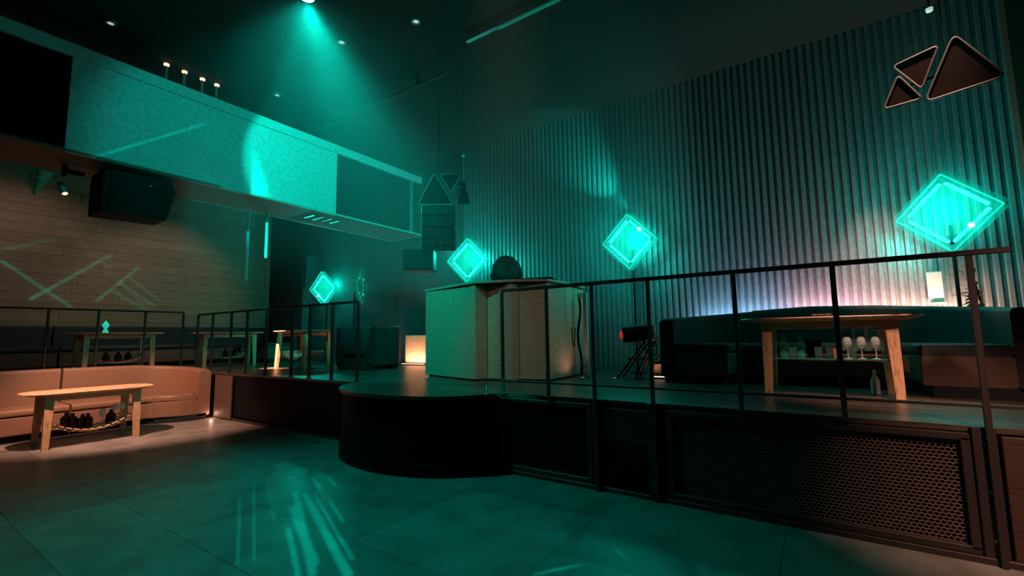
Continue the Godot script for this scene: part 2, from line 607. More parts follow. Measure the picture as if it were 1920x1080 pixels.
func build_railings():
	var z = -3.925
	var pr = []
	for x in [-2.77, -2.23, -1.745, -1.215, -0.535, 0.105, 0.805]: pr.append(Vector3(x, 0, z))
	var t = railing("stage_railing", "thin dark steel railing along stage front between the booth and the mesh screen", pr, 1.872, 0.932, DECK, [2, 3, 6])
	var st = new_st()
	add_bar(st, Vector3(0.8, 1.872, z) - t.position, Vector3(0.99, 1.872, z) - t.position, 0.030, 0.034)
	add_bar(st, Vector3(0.8, 0.932, z) - t.position, Vector3(3.15, 0.932, z) - t.position, 0.020, 0.020)
	obj("rail_end", done(st), M.steel, t)
	pr = []
	for x in [-10.35, -9.70, -8.96, -8.38, -7.72, -6.95, -6.46, -5.90, -5.32]: pr.append(Vector3(x, 0, -4.05))
	railing("stage_railing", "black steel railing with close posts on stage edge beside the tan sofa", pr, 1.90, 0.0, DECK, [], 0.05, M.rail_black)
	pr = []
	for zz in [0.6, -0.3, -1.15, -1.90, -2.525, -3.19, -3.80]: pr.append(Vector3(-10.38, 0, zz))
	railing("platform_railing", "black steel railing along seating platform above the tan sofa back", pr, 1.94, 0.0, DECK, [], 0.045, M.rail_black)

# ------------------------------------------------------------------ hanging video wall
func build_video_wall():
	var t = thing("video_wall", "long hanging screen wall with pale middle panel between black panels", "screen wall", Vector3(-7.0, 3.57, -3.0))
	var o = t.position
	var z1 = 1.6
	var z0 = -6.92
	obj("body", box(Vector3(0.86, 1.24, z1 - z0)), M.black_matte, t, Vector3(-7.50, 4.23, (z0 + z1) * 0.5) - o)
	obj("top_band", box(Vector3(0.06, 0.15, z1 - z0)), M.screen_white, t, Vector3(-7.03, 4.80, (z0 + z1) * 0.5) - o)
	obj("pale_panel", box(Vector3(0.04, 1.15, 3.53)), M.screen_white, t, Vector3(-7.03, 4.145, -3.055) - o)
	for a in [[-1.285, 1.6], [-6.60, -4.83]]:
		obj("black_panel", box(Vector3(0.03, 1.14, a[1] - a[0] - 0.01)), M.screen_black, t, Vector3(-7.055, 4.145, (a[0] + a[1]) * 0.5) - o)
	obj("end_post", box(Vector3(0.05, 1.15, 0.06)), M.lamp_metal, t, Vector3(-7.03, 4.145, -6.64) - o)
	# timber boards on the underside, metal edges with teal light painted on as glow
	for k in 5:
		obj("soffit_board", box(Vector3(0.184, 0.03, z1 + 4.40)), M.fascia, t, Vector3(-7.09 - 0.19 * k, 3.59, (z1 - 4.40) * 0.5) - o)
		obj("soffit_plate", box(Vector3(0.188, 0.03, -4.405 - z0)), M.dark_wall, t, Vector3(-7.09 - 0.19 * k, 3.59, (z0 - 4.405) * 0.5) - o)
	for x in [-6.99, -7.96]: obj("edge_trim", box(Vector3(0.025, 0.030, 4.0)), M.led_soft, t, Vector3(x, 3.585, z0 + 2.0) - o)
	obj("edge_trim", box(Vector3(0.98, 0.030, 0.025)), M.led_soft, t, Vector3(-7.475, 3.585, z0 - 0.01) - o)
	for k in 4:
		obj("cable_clip", box(Vector3(0.30, 0.03, 0.035)), M.aluminium, t, Vector3(-7.4, 3.57, -4.55 - 0.17 * k) - o)
	for z in [-6.2, -3.6, -1.0]:
		obj("hanger_rod", lathe([Vector2(0.012, 0), Vector2(0.012, 0.48)], 8), M.black, t, Vector3(-7.6, 4.83, z) - o)
	# two slim acrylic rods under it
	for a in [[-3.70, 1.22, "long slim pale rod hanging under the screen wall"], [-4.01, 0.80, "short slim pale rod hanging under the screen wall"]]:
		single("hanging_rod", lathe([Vector2(0.0, 0), Vector2(0.022, 0.003), Vector2(0.026, 0.02), Vector2(0.026, a[1] - 0.01), Vector2(0.0, a[1])], 12), M.screen_white, a[2], "rod", Vector3(-7.78, 3.572 - a[1], a[0]))
	# loudspeaker under it: a six-sided cabinet
	var sp = thing("hanging_speaker", "big black angled loudspeaker hanging under the screen wall", "speaker", Vector3(-7.3, 3.0, -2.0))
	var st = new_st()
	var pts = [Vector2(-1.655, 3.29), Vector2(-1.665, 3.50), Vector2(-2.37, 3.545), Vector2(-2.43, 3.37), Vector2(-2.34, 2.99), Vector2(-1.66, 2.97)]
	add_prism(st, pts, -0.24, 0.24, Transform3D(Basis(Vector3(0, 0, 1), Vector3.UP, Vector3(-1, 0, 0)), Vector3(-7.34, 0, 0) - sp.position), 0.015)
	obj("cabinet", done(st), M.black, sp)
	obj("grille", box(Vector3(0.012, 0.40, 0.58)), M.black, sp, Vector3(-7.098, 3.27, -2.03) - sp.position)
	obj("badge", box(Vector3(0.004, 0.014, 0.03)), M.chrome, sp, Vector3(-7.090, 3.40, -2.14) - sp.position)
	obj("bracket", box(Vector3(0.06, 0.10, 0.50)), M.steel, sp, Vector3(-7.34, 3.55, -2.0) - sp.position)
	# spot on a bracket: lights the tan sofa corner
	var b = thing("bracket_spotlight", "small black arm spotlight with pale barrel under the screen wall", "spotlight", Vector3(-7.5, 3.57, -1.45))
	obj("arm", box(Vector3(0.05, 0.05, 0.20)), M.black, b, Vector3(0, -0.09, -0.03))
	obj("stem", box(Vector3(0.045, 0.15, 0.045)), M.black, b, Vector3(0, -0.085, 0.05))
	var tl := Basis(Vector3(0, 0, 1), 0.5) * Basis(Vector3.RIGHT, 0.25)
	obj("barrel", lathe([Vector2(0.0, 0.0), Vector2(0.032, 0.0), Vector2(0.032, 0.16), Vector2(0.0, 0.165)], 14), M.paper, b, Vector3(-0.05, -0.36, 0.02), tl)
	obj("lens", lathe([Vector2(0.0, -0.002), Vector2(0.026, -0.002), Vector2(0.026, -0.006)], 14), M.lamp_warm, b, Vector3(-0.05, -0.36, 0.02), tl)

# ------------------------------------------------------------------ ceiling
func build_ceiling_kit():
	# linear light and its pipe
	var t = thing("linear_light", "long slim ceiling light bar with teal face over the stage", "light bar", Vector3(-0.8, 5.20, -4.30))
	obj("housing", box(Vector3(5.5, 0.05, 0.06)), M.lamp_metal, t, Vector3(0, 0.03, 0))
	obj("diffuser", box(Vector3(5.0, 0.02, 0.05)), M.led_soft, t, Vector3(0.25, -0.005, 0))
	for x in [-2.4, 0.0, 2.4]: obj("hanger", box(Vector3(0.03, 0.06, 0.03)), M.black, t, Vector3(x, 0.075, 0))
	var p = thing("lighting_pipe", "thin black lighting pipe with clamps below the ceiling", "pipe", Vector3(-5.6, 5.12, -4.55))
	obj("pipe", lathe([Vector2(0.024, -1.5), Vector2(0.024, 1.5)], 10), M.steel, p, Vector3.ZERO, Basis(Vector3(0, 0, 1), PI / 2))
	for x in [-1.1, -0.2, 0.9]: obj("clamp", box(Vector3(0.05, 0.20, 0.07)), M.steel, p, Vector3(x, 0.08, 0))
	# round ceiling downlights
	var n = 0
	for a in [[Vector3(-3.86, 5.27, -3.70), "small white ceiling downlight beside the linear light bar end"], [Vector3(-4.95, 5.27, -3.42), "small ceiling downlight close to the moving head"],
		[Vector3(-6.92, 5.27, -3.64), "dim ceiling downlight above the pale panel"], [Vector3(-6.93, 5.27, -1.58), "dim ceiling downlight over the black end of the screen wall"]]:
		var d = thing("ceiling_downlight", a[1], "downlight", a[0])
		obj("trim_ring", lathe([Vector2(0.035, -0.004), Vector2(0.055, -0.008), Vector2(0.062, 0.03)], 16), M.lamp_metal, d)
		obj("bulb", lathe([Vector2(0.0, -0.003), Vector2(0.034, 0.0), Vector2(0.034, 0.025)], 14), M.lamp_dim, d)
	var w = thing("ceiling_downlight", "small white downlight hanging beside the ribbed metal wall top", "downlight", Vector3(1.29, 5.0, -6.66))
	obj("stem", lathe([Vector2(0.008, 0.02), Vector2(0.008, 0.30)], 8), M.black, w)
	obj("bulb", lathe([Vector2(0.0, -0.02), Vector2(0.03, -0.01), Vector2(0.034, 0.025), Vector2(0.0, 0.03)], 14), M.lamp_dim, w)
	# four pendants in a row above the screen wall
	var zs = [-2.30, -2.52, -2.75, -2.945]
	for k in 4:
		var d = thing("pendant_tube", "slim pendant tube lamp in the row of four above screen wall", "pendant lamp", Vector3(-7.35, 5.28, zs[k]), 0.0, "four pendant tubes")
		obj("tube", lathe([Vector2(0.0, 0.0), Vector2(0.016, 0.0), Vector2(0.016, -0.30), Vector2(0.0, -0.30)], 10), M.lamp_metal, d)
		obj("lamp", lathe([Vector2(0.018, -0.005), Vector2(0.034, -0.012), Vector2(0.034, -0.035), Vector2(0.018, -0.045)], 12), M.lamp_warm, d)
	# moving head
	var h = thing("moving_head", "teal moving head lamp clamped to ceiling over dance floor", "stage light", Vector3(-4.24, 5.28, -2.50))
	obj("base_box", box(Vector3(0.26, 0.10, 0.22), 0.012), M.black, h, Vector3(0, -0.04, 0))
	var st = new_st()
	for s in [-1, 1]: add_box(st, Vector3(0.13 * s, -0.19, 0), Vector3(0.03, 0.24, 0.08), Basis(), 0.006)
	add_box(st, Vector3(0, -0.095, 0), Vector3(0.28, 0.03, 0.08), Basis(), 0.006)
	obj("yoke", done(st), M.black, h)
	obj("head", lathe([Vector2(0.0, 0.12), Vector2(0.08, 0.11), Vector2(0.10, 0.02), Vector2(0.10, -0.06), Vector2(0.075, -0.07)], 20), M.black, h, Vector3(0, -0.24, 0))
	obj("lens", lathe([Vector2(0.0, -0.085), Vector2(0.05, -0.078), Vector2(0.074, -0.062)], 18), M.led_hot, h, Vector3(0, -0.24, 0))
	# vertical tube lamp by the pilaster
	var v = thing("tube_lamp", "upright teal tube lamp at the far end beside the pilaster", "tube lamp", Vector3(1.61, 3.92, -5.0))
	obj("tube", lathe([Vector2(0.0, 0), Vector2(0.02, 0.01), Vector2(0.02, 1.2), Vector2(0.0, 1.21)], 12), M.led_teal, v)
	obj("wire", lathe([Vector2(0.004, 1.2), Vector2(0.004, 1.38)], 6), M.black, v)

# ------------------------------------------------------------------ booth
func build_booth():
	var t = thing("dj_booth", "tall faceted timber disc jockey booth standing on the stage", "booth", Vector3(-4.0, DECK, -5.6))
	var o = t.position
	var top = 2.10
	var fold = [Vector2(-5.16, -6.42), Vector2(-5.09, -5.13), Vector2(-4.45, -4.955), Vector2(-4.00, -4.83), Vector2(-3.84, -4.80), Vector2(-3.75, -4.955), Vector2(-3.545, -4.96), Vector2(-3.35, -4.95), Vector2(-3.30, -5.06), Vector2(-2.94, -5.20), Vector2(-2.92, -5.68), Vector2(-2.95, -5.98), Vector2(-2.99, -6.42)]
	var face = []
	for k in fold.size() - 1: face.append([fold[k].x, fold[k].y, fold[k + 1].x, fold[k + 1].y])
	for f in face:
		var a := Vector3(f[0], 0, f[1])
		var b := Vector3(f[2], 0, f[3])
		var d = (b - a).normalized()
		var n := Vector3(-d.z, 0, d.x)
		var c = (a + b) * 0.5 - n * 0.02
		obj("facet_panel", box(Vector3(snappedf(a.distance_to(b) - 0.003, 0.001), top - DECK - 0.03, 0.04), 0.004), M.booth, t, Vector3(c.x, (top + DECK) * 0.5 + 0.005, c.z) - o, Basis(d, Vector3.UP, d.cross(Vector3.UP)))
	var plan = [Vector2(-5.11, -5.13), Vector2(-4.0, -4.80), Vector2(-3.82, -4.78), Vector2(-3.33, -4.93), Vector2(-2.91, -5.18), Vector2(-2.89, -5.68), Vector2(-2.97, -6.44), Vector2(-5.18, -6.44)]
	var st = new_st()
	add_prism(st, plan, -top, -(top + 0.035), Transform3D(Basis(Vector3.RIGHT, Vector3(0, 0, 1), Vector3(0, -1, 0)), -o), 0.006)
	obj("counter_top", done(st), M.booth, t)
	st = new_st()
	add_prism(st, plan.map(func(q): return q + (Vector2(-4.0, -5.6) - q).normalized() * 0.08), -DECK, -(DECK + 0.03), Transform3D(Basis(Vector3.RIGHT, Vector3(0, 0, 1), Vector3(0, -1, 0)), -o))
	obj("plinth", done(st), M.black_matte, t)
	obj("back_panel", box(Vector3(2.1, 1.25, 0.03)), M.black, t, Vector3(-4.08, 1.46, -6.40) - o)
	# hook and cable on the side
	st = new_st()
	var path = []
	for k in 13:
		var u = k / 12.0
		path.append(Vector3(-2.90, 1.50 - 0.28 * sin(PI * u), -5.80 - 0.12 * u) - o)
	add_tube(st, path, 0.007, 6)
	obj("cable_loop", done(st), M.black, t)
	# black dome speaker on the counter, folded cloth-like mixer case beside it
	var s = thing("dome_monitor", "black round monitor speaker standing on the booth counter", "speaker", Vector3(-3.87, 2.135, -5.60))
	obj("body", lathe([Vector2(0.0, 0.0), Vector2(0.15, 0.0), Vector2(0.22, 0.06), Vector2(0.25, 0.18), Vector2(0.21, 0.33), Vector2(0.12, 0.44), Vector2(0.0, 0.48)], 20), M.black, s)
	obj("grille", lathe([Vector2(0.0, 0.035), Vector2(0.10, 0.03), Vector2(0.15, 0.0)], 18), M.black_matte, s, Vector3(0.13, 0.20, 0.16), Basis(Vector3(1, 0, -0.8).normalized(), 1.3))
	var mx = thing("mixer_console", "low black mixing console lying on the booth counter", "mixer", Vector3(-3.25, 2.135, -5.55), 0.3)
	obj("case", box(Vector3(0.42, 0.06, 0.30), 0.008), M.black, mx, Vector3(0, 0.03, 0))
	for k in 6: obj("knob", lathe([Vector2(0.0, 0.016), Vector2(0.012, 0.014), Vector2(0.013, 0.0)], 10), M.chrome, mx, Vector3(-0.15 + 0.06 * k, 0.06, 0.05))
	# slim pale pole and black cable column at the booth's end
	var pl = thing("cable_post", "slim pale post with cables beside the booth end", "post", Vector3(-2.78, DECK, -6.02))
	obj("post", box(Vector3(0.06, 1.20, 0.04)), M.paper, pl, Vector3(0, 0.60, 0))
	st = new_st()
	path = []
	for k in 17:
		var u = k / 16.0
		path.append(Vector3(-0.09 + 0.025 * sin(u * 9.0), 1.15 * (1.0 - u) + 0.02, 0.03))
	add_tube(st, path, 0.018, 7)
	obj("cable", done(st), M.black, pl)
	obj("clamp", box(Vector3(0.05, 0.07, 0.05)), M.chrome, pl, Vector3(-0.075, 1.16, 0.02))

# ------------------------------------------------------------------ glowing squares on poles
func led_square(label, at, b, hot, lit = true):
	var t = thing("led_square", label, "stage light", Vector3(at.x - b.z.x * 0.12, DECK, at.z - b.z.z * 0.12), 0.0)
	var o = t.position
	var a = 0.4243
	var corner = [Vector3(-a, 0, 0), Vector3(0, a, 0), Vector3(a, 0, 0), Vector3(0, -a, 0)]
	var tf := Transform3D(b, at - o)
	var turn := Basis(Vector3(0, 0, 1), PI / 4)
	obj("back_plate", box(Vector3(0.56, 0.56, 0.012)), M.acrylic, t, tf * Vector3(0, 0, -0.05), b * turn)
	var frame = obj("frame", null, M.acrylic, t)
	var st = new_st()
	for k in 4:
		var p: Vector3 = corner[k]
		var q: Vector3 = corner[(k + 1) % 4]
		add_bar(st, tf * p, tf * q, 0.016, 0.10, 0.003)
	frame.mesh = done(st)
	for k in 4:
		var p: Vector3 = corner[k] * 0.80
		var q: Vector3 = corner[(k + 1) % 4] * 0.80
		var st2 = new_st()
		add_bar(st2, tf * p.lerp(q, 0.05), tf * p.lerp(q, 0.95), 0.030, 0.034, 0.008)
		var bar = obj("led_bar", done(st2), M.led_teal if lit else M.led_soft, t)
		st2 = new_st()
		add_lathe(st2, [Vector2(0.0, 0.026), Vector2(0.019, 0.021), Vector2(0.027, 0.0), Vector2(0.0, -0.004)], 12, tf * (p.lerp(q, 0.5) + Vector3(0, 0, 0.02)), b * Basis(Vector3.RIGHT, PI / 2))
		obj("led_lens", done(st2), M.led_hot if k == hot else (M.led_teal if lit else M.led_edge), bar)
	st = new_st()
	add_box(st, tf * Vector3(0, -0.30, -0.10), Vector3(0.09, 0.10, 0.06), b, 0.01)
	obj("driver_box", done(st), M.black, t)
	obj("pole", lathe([Vector2(0.018, 0.02), Vector2(0.018, at.y - DECK - 0.12)], 10), M.black, t)
	obj("foot", lathe([Vector2(0.0, 0.0), Vector2(0.13, 0.0), Vector2(0.13, 0.014), Vector2(0.03, 0.03), Vector2(0.0, 0.03)], 20), M.black, t)
	st = new_st()
	for k in 4:
		for s in [-0.048, 0.048]:
			add_tube(st, [tf * (corner[k] + Vector3(0, 0, s)), tf * (corner[(k + 1) % 4] + Vector3(0, 0, s))], 0.005, 6)
	obj("edge_light", done(st), M.led_edge if lit else M.led_soft, t)
	if lit:
		omni("glow_front", at + b.z * 0.50, TEAL, 1.1, 0.10, t)
		if hot == 1: spot("side_beam", at + Vector3(0.02, 0.50, 0.02), Vector3(-3.35, 4.55, -7.09), TEAL, 8.0, 24.0, 0.02, 1.0, t)
		omni("glow_back", at - b.z * 0.22 + Vector3(0, 0.1, 0), TEAL, 1.0 if hot == 3 else 0.60, 0.10, t)
	return t

func build_led_squares():
	led_square("glowing teal square lamp on pole in front of dark wall under screen wall", Vector3(-10.32, 2.645, -6.80), Basis(Vector3(0.983, 0.012, -0.184), Vector3(0.008, 0.994, 0.106), Vector3(0.184, -0.106, 0.977)), 3)
	led_square("glowing teal square lamp standing behind the booth", Vector3(-5.512, 2.845, -6.69), Basis(Vector3(0.977, -0.016, -0.211), Vector3(0.009, 0.999, -0.033), Vector3(0.212, 0.03, 0.977)), -1)
	led_square("glowing teal square lamp between the booth and the dark curved sofa", Vector3(-2.336, 2.812, -6.74), Basis(Vector3(0.999, -0.015, 0.049), Vector3(0.013, 0.999, 0.052), Vector3(-0.05, -0.051, 0.997)), 1)
	led_square("tilted glowing teal square lamp behind the dark curved sofa on stage", Vector3(1.233, 2.648, -6.616), Basis(Vector3(0.95, 0.01, 0.312), Vector3(-0.068, 0.982, 0.178), Vector3(-0.304, -0.191, 0.933)), 2)
	led_square("teal square lamp turned edge-on beside the dark armchair", Vector3(-8.62, 2.56, -6.6), Basis(Vector3(0, 1, 0), 2.22), -1, false)

# ------------------------------------------------------------------ sofas
func arc(path, c, r, a0, a1, n):
	for k in n + 1:
		var a = deg_to_rad(lerpf(a0, a1, float(k) / n))
		path.append(Vector2(c.x + r * cos(a), c.y + r * sin(a)))

func sofa(called, label, secs, heights, floor_y, seat_y, depth, th, back_m, base_m, cush_m, category = "sofa", round_end = 0.0):
	var first = secs[0][0]
	var t = thing(called, label, category, Vector3(first.x, floor_y, first.y))
	var o = t.position
	for i in secs.size():
		var path = []
		for q in secs[i]: path.append(q - Vector2(o.x, o.z))
		var bp = []
		var sp = []
		var cp = []
		var pp = []
		for k in path.size():
			var h = lerpf(heights[i][0], heights[i][1], float(k) / (path.size() - 1))
			bp.append(round_rect(0.0, th, 0.06, h, 0.045))
			var dd = depth
			if round_end > 0.0 and i == secs.size() - 1:
				var left = 0.0
				for q in range(k, path.size() - 1): left += path[q].distance_to(path[q + 1])
				if left < round_end: dd = th + 0.09 + (depth - th - 0.09) * sqrt(maxf(0.0, 1.0 - pow(1.0 - left / round_end, 2.0)))
			sp.append(round_rect(th, dd - 0.02, 0.10, seat_y - 0.10, 0.02, 2))
			cp.append(round_rect(th, dd, seat_y - 0.10, seat_y, 0.035, 3))
			pp.append(round_rect(0.05, maxf(dd - 0.08, 0.12), 0.0, 0.10, 0.008, 1))
		for a in [["backrest", bp, back_m], ["seat_base", sp, base_m], ["seat_cushion", cp, cush_m], ["plinth", pp, M.black_matte]]:
			var st = new_st()
			add_sweep(st, path, a[1])
			obj(a[0], done(st), a[2], t)
	return t

func build_sofas():
	# tan sofa at floor level
	var s1 = []
	for k in 8: s1.append(Vector2(-10.2, lerpf(1.2, -2.03, k / 7.0)))
	var s2 = [Vector2(-10.2, -2.06), Vector2(-10.2, -2.5)]
	arc(s2, Vector2(-9.35, -3.0), 0.85, 180.0, 270.0, 18)
	for x in [-9.32, -9.29, -9.26, -9.23, -9.20, -9.18]: s2.append(Vector2(x, -3.85))
	sofa("curved_sofa", "tan leather curved sofa on the dance floor below the platform railing", [s1, s2], [[0.98, 0.98], [0.98, 0.85]], 0.0, 0.46, 0.82, 0.20, M.tan_leather, M.tan_leather, M.tan_leather, "sofa", 0.42)
	# dark sofa on the stage
	var r1 = [Vector2(-1.66, -5.76), Vector2(-1.66, -5.82)]
	arc(r1, Vector2(-0.71, -5.82), 0.95, 180.0, 270.0, 12)
	var r2 = [Vector2(-0.711, -6.77), Vector2(-0.4, -6.77), Vector2(-0.088, -6.77)]
	var r3 = [Vector2(-0.089, -6.77), Vector2(0.2, -6.77)]
	arc(r3, Vector2(0.55, -5.82), 0.95, 270.0, 360.0, 12)
	r3.append(Vector2(1.5, -5.48))
	sofa("curved_sofa", "dark curved sofa with brown seat fronts on stage before ribbed metal wall", [r1, r2, r3], [[0.76, 0.86], [0.87, 0.90], [0.90, 0.77]], DECK, 0.46, 0.78, 0.17, M.dark_fabric, M.brown_fabric, M.dark_fabric)
	# dark sofa on the left platform
	var l1 = [Vector2(-13.36, 0.6), Vector2(-13.36, -1.0), Vector2(-13.36, -2.48)]
	var l2 = [Vector2(-13.36, -2.52), Vector2(-13.36, -4.0), Vector2(-13.36, -5.6), Vector2(-13.36, -5.95)]
	arc(l2, Vector2(-12.46, -5.95), 0.90, 182.0, 270.0, 10)
	l2.append(Vector2(-11.5, -6.85))
	sofa("curved_sofa", "long dark sofa along the timber wall on the seating platform", [l1, l2], [[0.93, 0.93], [0.93, 0.90]], DECK, 0.50, 0.80, 0.18, M.dark_fabric, M.brown_fabric, M.dark_fabric)
	# dark armchair by the back wall
	var c1 = [Vector2(-7.88, -5.50), Vector2(-7.88, -5.8)]
	arc(c1, Vector2(-7.58, -5.97), 0.30, 180.0, 270.0, 6)
	c1.append(Vector2(-7.02, -6.27))
	arc(c1, Vector2(-7.02, -5.97), 0.30, 275.0, 360.0, 6)
	c1.append(Vector2(-6.72, -5.50))
	sofa("club_armchair", "wide dark upholstered armchair beside the lit corner strip", [c1], [[0.80, 0.80]], DECK, 0.42, 0.27, 0.14, M.dark_fabric, M.dark_fabric, M.dark_fabric, "armchair")
	var ch = get_node("club_armchair")
	obj("seat_cushion", box(Vector3(0.66, 0.16, 0.56), 0.03), M.dark_fabric, ch, Vector3(-7.30, DECK + 0.34, -5.72) - ch.position)
	obj("seat_base", box(Vector3(0.64, 0.24, 0.50), 0.01), M.dark_fabric, ch, Vector3(-7.30, DECK + 0.13, -5.74) - ch.position)
	single("paper_sheet", box(Vector3(0.80, 0.012, 0.14), 0.002), M.paper, "pale folded sheet lying across the armchair back", "sheet", Vector3(-7.30, DECK + 0.806, -6.20))

# ------------------------------------------------------------------ tables and glassware
func add_stack(st, rings):                   # rings of points, bottom to top, closed with caps
	var n = rings[0].size()
	for i in rings.size() - 1:
		for k in n:
			var k2 = (k + 1) % n
			for q in [rings[i][k], rings[i + 1][k], rings[i][k2], rings[i + 1][k], rings[i + 1][k2], rings[i][k2]]:
				st.set_smooth_group(i + 1)
				st.add_vertex(q)
	var mid := Vector3.ZERO
	for q in rings[0] + rings[-1]: mid += q / (2.0 * n)
	poly(st, rings[0], mid)
	poly(st, rings[-1], mid)

func table(label, at, turn, size, cradle, group = ""):
	var t = thing("lounge_table", label, "table", at, turn, group)
	var L = size.x
	var W = size.z
	var H = size.y
	var ring := func(inset, y):
		return round_rect(-L / 2 + inset, L / 2 - inset, -W / 2 + inset * 0.6, W / 2 - inset * 0.6, 0.26 - inset * 0.5, 6).map(func(q): return Vector3(q.x, y, q.y))
	var st = new_st()
	add_stack(st, [ring.call(0.10, H - 0.042), ring.call(0.012, H - 0.018), ring.call(0.0, H - 0.010), ring.call(0.006, H)])
	obj("table_top", done(st), M.table_wood, t)
	var lx = L / 2 - 0.25
	var lz = W / 2 - 0.09
	st = new_st()
	for s in [-1, 1]:
		add_box(st, Vector3(0, H - 0.075, s * (lz - 0.02)), Vector3(2 * lx - 0.04, 0.066, 0.025))
		add_box(st, Vector3(s * lx, H - 0.075, 0), Vector3(0.04, 0.066, 2 * lz - 0.06))
	obj("apron", done(st), M.table_wood, t)
	for sx in [-1, 1]:
		for sz in [-1, 1]:
			st = new_st()
			var top := Vector3(sx * lx, H - 0.045, sz * (lz - 0.02))
			var foot := Vector3(sx * (lx + 0.015), 0.0, sz * (lz + 0.03))
			var r1 = []
			var r0 = []
			for c in [[-1, -1], [1, -1], [1, 1], [-1, 1]]:
				r1.append(top + Vector3(c[0] * 0.046, 0, c[1] * 0.034))
				r0.append(foot + Vector3(c[0] * 0.032, 0, c[1] * 0.026))
			for k in 4: poly(st, [r0[k], r0[(k + 1) % 4], r1[(k + 1) % 4], r1[k]], (top + foot) * 0.5)
			poly(st, r0, top)
			poly(st, r1, foot)
			obj("leg", done(st), M.leg_wood, t)
	if cradle:
		for k in 11:
			var u = lerpf(-1.0, 1.0, k / 10.0)
			var y = 0.19 + 0.13 * u * u
			obj("cradle_slat", box(Vector3(0.064, 0.016, 0.44)), M.table_wood, t, Vector3(u * (lx - 0.06), y, 0), Basis(Vector3(0, 0, 1), atan(0.26 * u / (lx - 0.06))))
		for s in [-1, 1]:
			st = new_st()
			var path = []
			for k in 13:
				var u = lerpf(-1.0, 1.0, k / 12.0)
				path.append(Vector3(u * lx, 0.172 + 0.13 * u * u, s * 0.2))
			add_tube(st, path, 0.008, 6)
			obj("cradle_rail", done(st), M.leg_wood, t)
	else:
		obj("glass_shelf", box(Vector3(2 * lx - 0.02, 0.010, 2 * lz - 0.02), 0.002), M.glass_green, t, Vector3(0, 0.34, 0))
		st = new_st()
		for x in [-lx * 0.5, 0.0, lx * 0.5, lx * 0.85]: add_box(st, Vector3(x, H - 0.115, 0), Vector3(0.012, 0.012, 2 * lz - 0.06))
		obj("hanging_rack", done(st), M.steel, t)
	return t

func goblet(m, upside_down_h = 0.0):
	var prof = [Vector2(0.0, 0.0), Vector2(0.032, 0.0), Vector2(0.030, 0.004), Vector2(0.005, 0.010), Vector2(0.004, 0.085), Vector2(0.020, 0.100), Vector2(0.034, 0.125), Vector2(0.036, 0.160), Vector2(0.030, 0.195), Vector2(0.028, 0.195), Vector2(0.033, 0.160), Vector2(0.031, 0.127), Vector2(0.0, 0.100)]
	if upside_down_h > 0.0: prof = prof.map(func(q): return Vector2(q.x, upside_down_h - q.y))
	return lathe(prof, 16)

